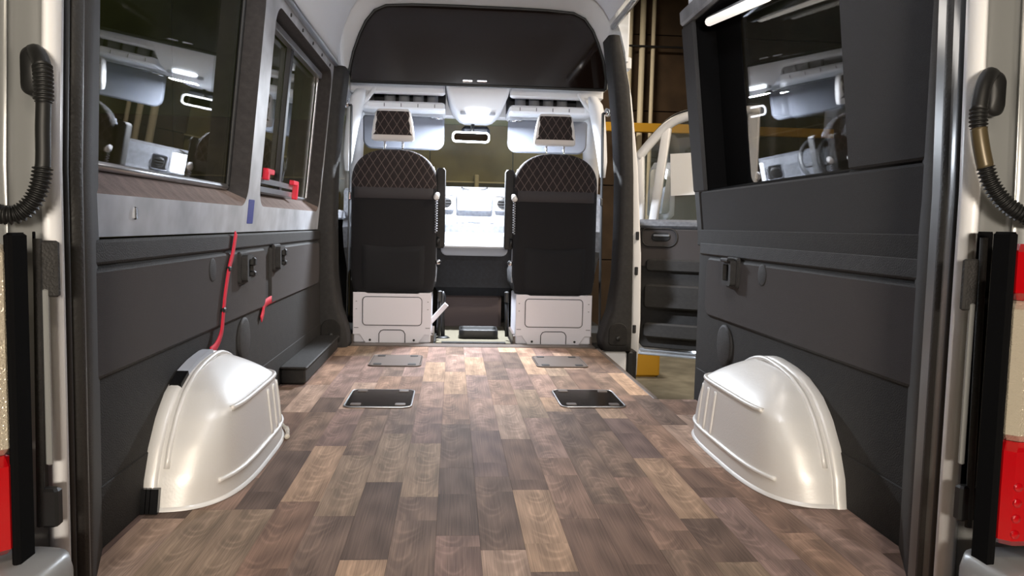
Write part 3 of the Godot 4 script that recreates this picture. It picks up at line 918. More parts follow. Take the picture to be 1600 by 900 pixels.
# ------------------------------------------------------------------ cab
func build_cab_shell() -> void:
	var f := thing("cab_floor", "beige cab floor mat between the two seats", "floor", Vector3(0, 0, -5.0), "", "structure")
	var st := mb(); span(st, -0.95, 0.95, -0.34, -0.02, 4.53, 6.2, 0.002); obj("floor_pan", st, M.trim_low, f)
	st = mb(); span(st, -0.235, 0.215, -0.02, 0.004, 4.66, 5.42, 0.004); obj("floor_mat", st, M.mat_beige, f)
	st = mb(); span(st, -0.2, 0.18, -0.02, 0.012, 4.615, 4.65, 0.002); obj("slot_strip", st, M.rubber_black, f)
	# driver door wall at the left
	var w := thing("wall_cab_left", "dark driver door card left of the driver seat", "wall", Vector3(-0.95, -0.2, -5.2), "", "structure")
	st = mb(); span(st, -1.0, -0.93, -0.3, 0.74, 4.66, 6.1, 0.01); obj("door_card", st, M.trim_dark, w)
	st = mb(); span(st, -0.95, -0.86, 0.72, 0.78, 4.66, 6.0, 0.01); obj("door_ledge", st, M.dash_plastic, w)
	st = mb(); span(st, -0.93, -0.80, 1.46, 1.56, 4.6, 5.9, 0.01); obj("door_header", st, M.cab_white, w)
	st = mb(); span(st, -0.96, -0.84, 0.6, 1.5, 4.66, 4.74, 0.01); obj("door_rear_frame", st, M.cab_white, w)
	var g := thing("window_5", "driver door window left of the driver seat", "window", Vector3(-0.9, 0.78, -5.3), "", "structure")
	st = mb(); quad(st, Vector3(-0.935, 0.77, -4.7), Vector3(-0.935, 0.77, -6.0), Vector3(-0.86, 1.47, -5.7), Vector3(-0.86, 1.47, -4.7))
	obj("pane", st, M.glass_clear, g)
	# A pillars
	for s in [-1.0, 1.0]:
		st = mb(true)
		tube(st, smooth_path([Vector3(s * 0.90, 0.70, -6.05), Vector3(s * 0.86, 1.1, -5.78), Vector3(s * 0.80, 1.42, -5.45), Vector3(s * 0.77, 1.50, -5.2)], 5), [0.06, 0.06, 0.06, 0.06, 0.06, 0.06, 0.06, 0.06, 0.06, 0.055, 0.055, 0.05, 0.05, 0.05, 0.05, 0.05], 10)
		tag(obj("windshield_pillar", st, M.cab_white), "white windshield pillar trim on the driver side" if s < 0 else "white windshield pillar trim on the passenger side", "pillar", "windshield pillars")
		# upper white corner trim with grab handle beside the headrest
		var t := thing("corner_trim", "white upper corner trim and grab handle beside the driver headrest" if s < 0 else "white upper corner trim and grab handle beside the passenger headrest", "trim", Vector3(s * 0.75, 1.0, -4.95), "white cab corner trims")
		st = mb(true)
		var loops := []
		for q in [[1.02, 0.80, 0.016], [1.12, 0.795, 0.03], [1.28, 0.775, 0.04], [1.40, 0.755, 0.048], [1.47, 0.74, 0.045], [1.52, 0.72, 0.03]]:
			var l := []
			for k in 14: l.append(Vector3(s * q[1] + cos(TAU * k / 14) * q[2], q[0], -4.98 + sin(TAU * k / 14) * q[2] * 1.3))
			loops.append(l)
		loft(st, loops, true, true, true); obj("cover", st, M.cab_white, t)
		st = mb(true); tube(st, smooth_path([Vector3(s * 0.73, 1.43, -5.02), Vector3(s * 0.69, 1.47, -5.03), Vector3(s * 0.66, 1.515, -5.04), Vector3(s * 0.64, 1.545, -5.05)], 5), 0.014, 8); obj("grab_handle", st, M.cab_white, t)
	# windshield and cab roof
	var ws := thing("window_4", "wide clear windshield in front of the dashboard", "window", Vector3(0, 0.9, -5.9), "", "structure")
	st = mb(); quad(st, Vector3(-0.88, 0.86, -6.12), Vector3(0.88, 0.86, -6.12), Vector3(0.78, 1.47, -5.5), Vector3(-0.78, 1.47, -5.5))
	obj("pane", st, M.glass_clear, ws)
	var r := thing("cab_roof", "white cab roof lining above the storage shelf", "ceiling", Vector3(0, 1.6, -5.2), "", "structure")
	st = mb(); span(st, -0.92, 0.92, 1.66, 1.74, 4.79, 5.7, 0.01); obj("roof_lining", st, M.cab_white, r)
	st = mb(); span(st, -0.82, 0.82, 1.44, 1.66, 5.5, 5.6, 0.01); obj("windshield_header", st, M.cab_white, r)

func build_dashboard() -> void:
	var t := thing("dashboard", "light grey dashboard with centre screen between the seats", "dashboard", Vector3(0, 0.2, -5.5))
	# body: profile (depth, y) swept across the cab
	var prof := [Vector2(6.1, 0.86), Vector2(5.75, 0.95), Vector2(5.50, 0.965), Vector2(5.42, 0.945), Vector2(5.40, 0.80), Vector2(5.36, 0.70), Vector2(5.42, 0.56), Vector2(5.60, 0.40), Vector2(6.1, 0.35)]
	var st := mb()
	var loops := []
	for x in [-0.88, -0.6, -0.3, 0.3, 0.6, 0.88]:
		var l := []
		for p in prof: l.append(Vector3(x, p.y - (0.03 if absf(x) > 0.8 else 0.0), -p.x))
		loops.append(l)
	loft(st, loops, true, true, true)
	obj("body", st, M.dash_plastic, t)
	# centre stack
	st = mb(); plate(st, rrect(-0.115, 0.80, 0.115, 0.935, 0.012, 4), rear_plane(5.40), 0.045, 0.006)
	var scr := obj("screen_bezel", st, M.cab_white, t)
	st = mb(); plate(st, rrect(-0.092, 0.822, 0.092, 0.915, 0.006, 3), rear_plane(5.356), 0.004, 0.001)
	obj("screen", st, M.screen_grey, scr)
	for s in [-1.0, 1.0]:
		st = mb(); plate(st, rrect(-0.055, -0.05, 0.055, 0.05, 0.015, 4), Transform3D(Basis.IDENTITY, Vector3(s * 0.19, 0.85, -5.40)), 0.035, 0.006)
		var v := obj("vent_housing", st, M.chrome, t)
		st = mb(true); disc(st, Vector3(s * 0.19, 0.85, -5.366), Vector3(0, 0, 1), 0.036, 0.006, 20); obj("vent", st, M.black_plastic, v)
		st = mb()
		for k in 3: box(st, Vector3(s * 0.19, 0.832 + k * 0.018, -5.357), Vector3(0.06, 0.004, 0.008), 0.001)
		obj("vent_slat", st, M.steel_dark, v)
	st = mb()
	for x in [-0.12, -0.075, 0.075, 0.12]: box(st, Vector3(x, 0.725, -5.366), Vector3(0.03, 0.014, 0.012), 0.003)
	box(st, Vector3(0, 0.725, -5.366), Vector3(0.09, 0.006, 0.012), 0.002)
	obj("switch_row", st, M.visor_grey, t)
	st = mb(true); tube(st, smooth_path([Vector3(-0.09, 0.955, -5.41), Vector3(-0.03, 0.94, -5.40), Vector3(0.0, 0.937, -5.40), Vector3(0.03, 0.94, -5.40), Vector3(0.09, 0.957, -5.41)], 4), 0.006, 6); obj("top_groove", st, M.black_plastic, t)
	# projecting shelf and the dark console below
	st = mb(); span(st, -0.25, 0.25, 0.555, 0.585, 5.12, 5.42, 0.01); obj("lower_shelf", st, M.cab_white, t)
	st = mb(); plate(st, rrect(-0.22, 0.50, 0.22, 0.56, [0.04, 0.04, 0.01, 0.01], 4), rear_plane(5.22), 0.03, 0.006); obj("drawer_front", st, M.visor_grey, t)
	st = mb()
	loft(st, [[Vector3(-0.26, 0.56, -5.26), Vector3(0.26, 0.56, -5.26), Vector3(0.26, 0.56, -5.7), Vector3(-0.26, 0.56, -5.7)], [Vector3(-0.26, 0.28, -5.33), Vector3(0.26, 0.28, -5.33), Vector3(0.26, 0.28, -5.7), Vector3(-0.26, 0.28, -5.7)], [Vector3(-0.22, 0.22, -5.38), Vector3(0.22, 0.22, -5.38), Vector3(0.22, 0.22, -5.7), Vector3(-0.22, 0.22, -5.7)]], true, true, true)
	obj("console", st, M.console_dark, t)
	st = mb(); span(st, -0.22, 0.2, -0.02, 0.225, 5.42, 5.7, 0.02); obj("tunnel_carpet", st, M.carpet_brown, t)
	# firewall closing the footwells
	st = mb(); span(st, -0.93, 0.93, -0.3, 0.86, 6.1, 6.2, 0.01); obj("firewall", st, M.trim_low, t)
	# work light lying on the shelf
	var w := thing("work_light", "glaring white work light bar lying on the dashboard shelf", "lamp", Vector3(0, 0.585, -5.2))
	st = mb(); span(st, -0.235, 0.245, 0.586, 0.648, 5.15, 5.22, 0.012); obj("housing", st, M.cab_white, w)
	st = mb(); span(st, -0.23, 0.24, 0.592, 0.643, 5.142, 5.151, 0.003); span(st, -0.23, 0.24, 0.6485, 0.651, 5.155, 5.215, 0.001); obj("diffuser", st, M.lamp_work, w)
	area(w, "work_light_source", Vector3(0.005, 0.652, -5.185), Vector3(0, 1, -0.15), Vector2(0.46, 0.045), Color(0.86, 0.92, 1.0), 0.2)
	# steering wheel
	var sw := thing("steering_wheel", "dark steering wheel in front of the driver seat", "steering wheel", Vector3(-0.46, 0.8, -5.15))
	var ctr := Vector3(-0.46, 0.86, -5.12)
	var bs := Basis(Vector3.RIGHT, deg_to_rad(-28))
	var ring := []
	for k in 33: ring.append(ctr + bs * Vector3(cos(TAU * k / 32) * 0.185, sin(TAU * k / 32) * 0.185, 0))
	st = mb(true); tube(st, ring, 0.016, 10, false, Vector3(0.2, 0.3, 1)); obj("rim", st, M.black_plastic, sw)
	st = mb(); box(st, ctr + bs * Vector3(0, -0.01, -0.02), Vector3(0.15, 0.11, 0.05), 0.02, bs); obj("hub", st, M.console_dark, sw)
	for a in [-1.0, 1.0]:
		st = mb(); box(st, ctr + bs * Vector3(a * 0.12, 0, -0.015), Vector3(0.12, 0.03, 0.02), 0.006, bs); obj("spoke", st, M.alu, sw)
	st = mb(); box(st, ctr + bs * Vector3(0, -0.12, -0.015), Vector3(0.04, 0.12, 0.02), 0.006, bs); obj("spoke", st, M.alu, sw)
	st = mb(true); tube(st, [ctr + bs * Vector3(0, 0, -0.03), ctr + bs * Vector3(0, -0.02, -0.3)], 0.045, 12); obj("column", st, M.black_plastic, sw)

func build_overhead() -> void:
	var st: SurfaceTool
	for s in [-1.0, 1.0]:
		var t := thing("overhead_shelf", "white overhead storage shelf with dark compartments above the driver sun visor" if s < 0 else "white overhead storage shelf with dark compartments above the passenger sun visor", "shelf", Vector3(s * 0.5, 1.45, -5.2), "overhead shelves")
		st = mb(); span(st, s * 0.205, s * 0.80, 1.512, 1.655, 5.04, 5.10, 0.012); obj("upper_rail", st, M.cab_white, t)
		st = mb(); span(st, s * 0.205, s * 0.74, 1.418, 1.468, 5.06, 5.49, 0.012); obj("lower_lip", st, M.cab_white, t)
		st = mb(); span(st, s * 0.205, s * 0.72, 1.46, 1.655, 5.42, 5.46, 0.004); obj("back_panel", st, M.console_dark, t)
		st = mb(); span(st, s * 0.205, s * 0.70, 1.4685, 1.473, 5.1, 5.42, 0.001); obj("shelf_liner", st, M.steel_dark, t)
		for k in 4:
			st = mb(true)
			var x0: float = s * (0.29 + k * 0.093)
			var l0 := []; var l1 := []
			for i in 9:
				var a := PI * i / 8
				l0.append(Vector3(x0 + cos(a) * 0.036, 1.475, -5.30 + sin(a) * 0.05))
				l1.append(Vector3(x0 + cos(a) * 0.036, 1.56, -5.30 + sin(a) * 0.05))
			loft(st, [l0, l1], false)
			obj("compartment_cup", st, M.visor_grey, t)
		st = mb(); span(st, s * 0.68, s * 0.74, 1.42, 1.60, 5.05, 5.4, 0.012); obj("end_cheek", st, M.cab_white, t)
		for k in 4:
			st = mb(); box(st, Vector3(s * (0.27 + k * 0.105), 1.443, -5.058), Vector3(0.004, 0.022, 0.006), 0.001); obj("clip_slot", st, M.steel_dark, t)
	# console with dome light
	var c := thing("overhead_console", "white overhead console with lit dome lamp above the mirror", "console", Vector3(0, 1.38, -5.1))
	st = mb(true)
	var loops := []
	for q in [[1.66, 0.20, 4.86, 5.45], [1.56, 0.20, 4.88, 5.45], [1.50, 0.185, 4.92, 5.45], [1.43, 0.155, 4.97, 5.43], [1.385, 0.11, 5.03, 5.40], [1.372, 0.08, 5.07, 5.38]]:
		var l := []
		for p in rrect(-q[1], q[2], q[1], q[3], 0.03, 4): l.append(Vector3(p.x, q[0], -p.y))
		loops.append(l)
	loft(st, loops, true, true, true); obj("body", st, M.cab_white, c)
	for s in [-1.0, 1.0]:
		st = mb(); box(st, Vector3(s * 0.09, 1.40, -5.0), Vector3(0.04, 0.02, 0.02), 0.004); obj("switch", st, M.visor_grey, c)
	st = mb(true)
	loops = []
	var lt := Transform3D(Basis(Vector3.RIGHT, deg_to_rad(-48)), Vector3(0, 1.408, -4.992))
	for q in [[0.0, 1.0], [0.012, 0.96], [0.018, 0.8]]:
		var l := []
		for p in rrect(-0.075, -0.02, 0.075, 0.02, 0.0195, 6): l.append(lt * Vector3(p.x * q[1], p.y * q[1], q[0]))
		loops.append(l)
	# turn the lens to face down and back
	loft(st, loops, true, true, true); obj("lamp_lens", st, M.lamp_cool, c)
	area(c, "dome_light", Vector3(0, 1.360, -5.0), Vector3(0, -1.0, 0.02), Vector2(0.16, 0.05), Color(0.93, 0.96, 1.0), 5.8)
	# mirror
	var m := thing("rearview_mirror", "small white framed rear-view mirror under the overhead console", "mirror", Vector3(-0.03, 1.25, -5.3))
	var mt := Transform3D(Basis(Vector3.UP, 0.05), Vector3(-0.035, 1.28, -5.28))
	st = mb(); plate(st, rrect(-0.125, -0.036, 0.125, 0.036, 0.026, 6), mt, 0.02, 0.004); obj("frame", st, M.cab_white, m)
	st = mb(); plate(st, rrect(-0.112, -0.024, 0.112, 0.024, 0.018, 6), mt.translated_local(Vector3(0, 0, 0.0205)), 0.002, 0.0005); obj("mirror_glass", st, M.mirror, m)
	st = mb(true); tube(st, [Vector3(-0.03, 1.30, -5.29), Vector3(-0.02, 1.38, -5.33)], 0.012, 8); obj("stem", st, M.black_plastic, m)
	st = mb(); box(st, Vector3(0, 1.33, -5.38), Vector3(0.19, 0.07, 0.05), 0.02); obj("sensor_cover", st, M.console_dark, m)
	# visors
	for s in [-1.0, 1.0]:
		var v := thing("sun_visor", "grey sun visor hanging above the driver side of the windshield" if s < 0 else "grey sun visor hanging above the passenger side of the windshield", "sun visor", Vector3(s * 0.46, 1.22, -5.3), "sun visors")
		st = mb(); plate(st, rrect(-0.265, -0.215, 0.265, 0.0, [0.06, 0.06, 0.02, 0.02], 6), Transform3D(Basis(Vector3.RIGHT, 0.12), Vector3(s * 0.475, 1.405, -5.28)), 0.022, 0.01)
		obj("panel", st, M.visor_cloth, v)
		st = mb(true); tube(st, [Vector3(s * 0.22, 1.395, -5.25), Vector3(s * 0.30, 1.398, -5.25)], 0.01, 8); obj("hinge_clip", st, M.chrome, v)

func seat(cx: float, s: float, label: String) -> void:
	var t := thing("van_seat", label, "seat", Vector3(cx, 0, -4.8), "front seats")
	# white seat box with recessed outline
	var st := mb()
	var outline := [Vector2(-0.155, 0.0), Vector2(0.155, 0.0), Vector2(0.19, 0.05), Vector2(0.228, 0.05), Vector2(0.228, 0.298), Vector2(0.16, 0.298), Vector2(0.145, 0.292), Vector2(-0.145, 0.292), Vector2(-0.16, 0.298), Vector2(-0.228, 0.298), Vector2(-0.228, 0.05), Vector2(-0.19, 0.05)]
	var tr := Transform3D(Basis.IDENTITY, Vector3(cx, 0, -4.64))
	plate(st, outline, tr, 0.01, 0.003)
	var base := obj("seat_box", st, M.seat_box_white, t)
	st = mb(); plate(st, rrect(-0.172, 0.105, 0.172, 0.272, 0.022, 5), tr.translated_local(Vector3(0, 0, 0.0085)), 0.006, 0.004)
	obj("pressed_panel", st, M.seat_box_white, base)
	st = mb(true)
	var gl := lift(rrect(-0.172, 0.105, 0.172, 0.272, 0.022, 5), tr, 0.0105); gl.append(gl[0])
	tube(st, gl, 0.0025, 6, false, Vector3(0, 0, 1)); obj("panel_groove", st, M.steel_dark, base)
	st = mb(true)
	var g2 := lift([Vector2(-0.076, 0.004), Vector2(-0.076, 0.055), Vector2(-0.066, 0.072), Vector2(-0.05, 0.078), Vector2(0.05, 0.078), Vector2(0.066, 0.072), Vector2(0.076, 0.055), Vector2(0.076, 0.004)], tr, 0.0105)
	tube(st, g2, 0.0025, 6, true, Vector3(0, 0, 1)); obj("cutout_groove", st, M.steel_dark, base)
	for x in [-0.128, 0.128]:
		st = mb(true); disc(st, Vector3(cx + x, 0.018, -4.63), Vector3(0, 0, 1), 0.007, 0.004, 12); obj("bolt", st, M.black_plastic, base)
	for x in [-0.208, 0.208]:
		for y in [0.09, 0.2, 0.245]:
			st = mb(); box(st, Vector3(cx + x, y, -4.6295), Vector3(0.026 if y < 0.1 else 0.008, 0.003, 0.003), 0.0005); obj("slot", st, M.steel_dark, base)
	st = mb(); span(st, cx - 0.225, cx + 0.225, 0.0, 0.29, 4.642, 5.05, 0.006); obj("box_body", st, M.seat_box_white, t)
	st = mb(); span(st, cx - 0.24, cx + 0.24, -0.018, 0.05, 4.655, 5.06, 0.004); obj("floor_bracket", st, M.hatch_grey, t)
	# cushion
	st = mb(true)
	var loops := []
	for q in [[0.295, 0.22], [0.33, 0.245], [0.42, 0.25], [0.455, 0.235], [0.465, 0.19]]:
		var l := []
		for p in rrect(-q[1], 4.70, q[1], 5.22 - (0.25 - q[1]), 0.06, 5): l.append(Vector3(cx + p.x, q[0], -p.y))
		loops.append(l)
	loft(st, loops, true, true, true); obj("cushion", st, M.seat_cloth, t)
	# backrest: superellipse sections, round shoulders
	st = mb(true); loops = []
	for y in [0.30, 0.32, 0.4, 0.5, 0.62, 0.74, 0.86, 0.92, 0.96, 1.0, 1.03, 1.06, 1.085, 1.105, 1.12, 1.13, 1.1355]:
		var l := []
		var w := back_w(y)
		var hd := 0.062 if y < 1.0 else maxf(0.012, 0.062 * sqrt(maxf(0.0, 1.0 - pow((y - 1.0) / 0.137, 2.2))))
		for k in 40:
			var a := TAU * k / 40
			l.append(Vector3(cx + signf(cos(a)) * pow(absf(cos(a)), 0.5) * w, y, -4.715 + signf(sin(a)) * pow(absf(sin(a)), 0.5) * hd))
		loops.append(l)
	loft(st, loops, true, true, true)
	var back := obj("backrest", st, M.seat_cloth, t)
	# quilted cover over the top of the back
	quilted(cx, t)
	st = mb(true); loops = []
	for y in [0.845, 0.85, 0.88, 0.91, 0.915]:
		var l := []
		for i in 21:
			var u := -1.0 + 2.0 * i / 20
			l.append(back_pt(cx, u, y, 0.005 if y > 0.847 and y < 0.912 else -0.002))
		loops.append(l)
	loft(st, loops, false); obj("cover_hem", st, M.hem, t)
	# net pocket panels
	st = mb(true); loops = []
	for q in [[0.31, -0.002], [0.325, 0.010], [0.36, 0.014], [0.46, 0.013], [0.54, 0.010], [0.575, 0.006], [0.578, -0.002]]:
		var l := []
		for i in 21:
			var u := -0.74 + 1.48 * i / 20
			l.append(back_pt(cx, u, q[0] - 0.012 * (1.0 - pow(u / 0.74, 2.0)) * (1.0 if q[0] > 0.5 else 0.0), (q[1] + 0.004 * sin(u * 5.0 + q[0] * 22.0)) if q[1] > 0 and i > 0 and i < 20 else -0.002))
		loops.append(l)
	loft(st, loops, false); obj("map_pocket", st, M.pocket_cloth, back)
	# white seat side edge (bolster piping facing the cab light)
	for u in [-1.0, 1.0]:
		st = mb(true); var pts := []
		for i in 18:
			var y := 0.36 + 0.68 * i / 17
			pts.append(Vector3(cx + u * (back_w(y) - 0.004), y, -4.735))
		tube(st, pts, 0.006, 8); obj("piping", st, M.visor_grey, back)
	# headrest
	st = mb(true); loops = []
	for q in [[1.183, 0.11, 0.02], [1.192, 0.125, 0.034], [1.23, 0.124, 0.042], [1.30, 0.114, 0.042], [1.35, 0.102, 0.036], [1.368, 0.088, 0.02]]:
		var l := []
		for k in 32:
			var a := TAU * k / 32
			l.append(Vector3(cx - 0.012 + signf(cos(a)) * pow(absf(cos(a)), 0.45) * q[1], q[0], -4.72 + signf(sin(a)) * pow(absf(sin(a)), 0.5) * q[2]))
		loops.append(l)
	loft(st, loops, true, true, true)
	var hr := obj("headrest", st, M.white_leather, t)
	st = mb(true)
	var rows := []
	for j in 13:
		var y := 1.216 + (1.352 - 1.216) * j / 12
		var w := 0.112 - 0.02 * (y - 1.216) / 0.136
		var l := []
		for i in 21:
			var u := -1.0 + 2.0 * i / 20
			var x := u * w
			l.append([Vector3(cx - 0.012 + x, y, -4.72 + 0.0425 * pow(maxf(0.0, 1.0 - pow(absf(u) * 0.93, 5.0)), 0.35) + 0.0015 + puff(x, y)), Vector2(x / 0.048, y / 0.075)])
		rows.append(l)
	uv_grid(st, rows); obj("quilted_back", st, M.quilt, hr)
	for x in [-0.06, 0.045]:
		st = mb(true); tube(st, [Vector3(cx + x, 1.10, -4.72), Vector3(cx + x, 1.19, -4.72)], 0.007, 10); obj("headrest_post", st, M.chrome, t)
	# armrest folded up on the inner side
	st = mb(true); loops = []
	var ax := cx - s * 0.272
	for q in [[0.56, 0.7], [0.575, 1.0], [0.8, 1.0], [1.02, 1.0], [1.035, 0.7]]:
		var l := []
		for p in rrect(-0.028 * q[1], 4.72, 0.028 * q[1], 4.80, 0.012, 4): l.append(Vector3(ax + p.x, q[0], -p.y))
		loops.append(l)
	loft(st, loops, true, true, true); obj("armrest", st, M.trim_dark, t)
	st = mb(true); disc(st, Vector3(cx - s * 0.25, 0.60, -4.73), Vector3(-s, 0, 0), 0.03, 0.02, 16); obj("armrest_hinge", st, M.black_plastic, t)
	# white twisted label and spiral wire at the inner edge
	st = mb(true); tube(st, smooth_path([Vector3(cx - s * 0.255, 0.885, -4.668), Vector3(cx - s * 0.248, 0.86, -4.652), Vector3(cx - s * 0.24, 0.845, -4.65)], 4), [0.010, 0.013, 0.016, 0.017, 0.018, 0.017, 0.015, 0.011, 0.006], 8); obj("white_tag", st, M.white_leather, t)
	st = mb(true); var sp := []
	for i in 90:
		sp.append(Vector3(cx - s * (0.248 + 0.007 * cos(i * 0.9)), 0.84 - i * 0.0021, -4.668 + 0.007 * sin(i * 0.9)))
	tube(st, sp, 0.0022, 5); obj("spiral_cord", st, M.visor_grey, t)
	# buckle stalk
	st = mb(true); tube(st, [Vector3(cx - s * 0.27, 0.03, -4.75), Vector3(cx - s * 0.275, 0.24, -4.75)], 0.012, 8); obj("buckle_stalk", st, M.black_plastic, t)
	st = mb(); box(st, Vector3(cx - s * 0.275, 0.27, -4.75), Vector3(0.028, 0.07, 0.03), 0.006); obj("buckle", st, M.black_plastic, t)
	st = mb(true); disc(st, Vector3(cx - s * 0.262, 0.478, -4.70), Vector3(-s * 0.4, 0.2, 1), 0.016, 0.012, 12); obj("recline_knob", st, M.chrome, t)
	if s < 0:
		st = mb(); box(st, Vector3(cx + 0.262, 0.165, -4.70), Vector3(0.03, 0.17, 0.012), 0.003, Basis(Vector3(0, 0, 1), -0.72)); obj("white_bracket", st, M.seat_box_white, t)
func back_w(y: float) -> float:
	if y < 0.36: return 0.232 + (y - 0.30) * 0.3
	if y < 0.92: return 0.25
	return 0.25 * pow(maxf(0.0, 1.0 - pow((y - 0.92) / 0.217, 2.7)), 1.0 / 2.3)
func back_hd(y: float) -> float:
	return 0.062 if y < 1.0 else maxf(0.012, 0.062 * sqrt(maxf(0.0, 1.0 - pow((y - 1.0) / 0.137, 2.2))))
func back_pt(cx: float, u: float, y: float, off: float) -> Vector3:
	var c := clampf(absf(u), 0.0, 1.0)
	var sa := pow(maxf(0.0, 1.0 - pow(c, 4.0)), 0.25)
	return Vector3(cx + u * back_w(y), y, -4.715 + sa * back_hd(y) + off)
func puff(x: float, y: float) -> float:
	var a := absf(fposmod(x / 0.048 + y / 0.075, 1.0) - 0.5)
	var b := absf(fposmod(x / 0.048 - y / 0.075, 1.0) - 0.5)
	return 0.004 * sqrt(minf(a, b) * 2.0)
func uv_grid(st: SurfaceTool, rows: Array) -> void:
	for j in rows.size() - 1:
		for i in rows[j].size() - 1:
			for q in [rows[j][i], rows[j + 1][i], rows[j + 1][i + 1], rows[j][i], rows[j + 1][i + 1], rows[j][i + 1]]:
				st.set_uv(q[1]); st.add_vertex(q[0])
func quilted(cx: float, t: Node3D) -> void:
	var st := mb(true)
	var rows := []
	for j in 33:
		var y := 0.908 + (1.131 - 0.908) * sin(0.5 * PI * j / 32.0)
		var l := []
		for i in 61:
			var u := (-1.0 + 2.0 * i / 60) * 0.985
			var p := back_pt(cx, u, y, 0.002)
			p.z += puff(p.x - cx, y)
			l.append([p, Vector2((p.x - cx) / 0.048, y / 0.075)])
		rows.append(l)
	uv_grid(st, rows)
	obj("quilted_cover", st, M.quilt, t)

# ------------------------------------------------------------------ wheel arches
func arch_w(y: float) -> float:   # how far the box stands out from the wall at height y
	if y < 0.215: return 0.203 - 0.022 * y / 0.215
	return 0.181 - 0.145 * pow((y - 0.215) / 0.098, 1.25)
func arch_near(y: float) -> float:   # half length towards the rear, read off the outline on the wall
	var ys := [0.0, 0.074, 0.142, 0.209, 0.257, 0.291, 0.306, 0.313]
	var ls := [0.428, 0.412, 0.378, 0.325, 0.262, 0.175, 0.09, 0.0]
	for i in 7:
		if y <= ys[i + 1]: return lerpf(ls[i], ls[i + 1], (y - ys[i]) / (ys[i + 1] - ys[i]))
	return 0.0
func arch_pt(s: float, th: float, y: float, off := 0.0) -> Vector3:
	# steep near end, long sloping far end, plan corners tighter towards the top edge
	var k := clampf(y / 0.313, 0.0, 1.0)
	var near := arch_near(y)
	var far := 0.41 * sqrt(maxf(0.0, 1.0 - pow(k, 1.5)))
	var w := arch_w(y) + off
	var c := cos(th); var n := sin(th)
	var ex := lerpf(0.6, 0.36, clampf(y / 0.2, 0.0, 1.0))
	var px := signf(c) * pow(absf(c), ex)
	var pw := pow(absf(n), ex)
	var L: float = (near if c > 0.0 else far) + off
	return Vector3(s * (0.878 - maxf(0.0, w) * pw), y + (0.0 if off == 0.0 else off * 0.3), -(2.325 - L * px))
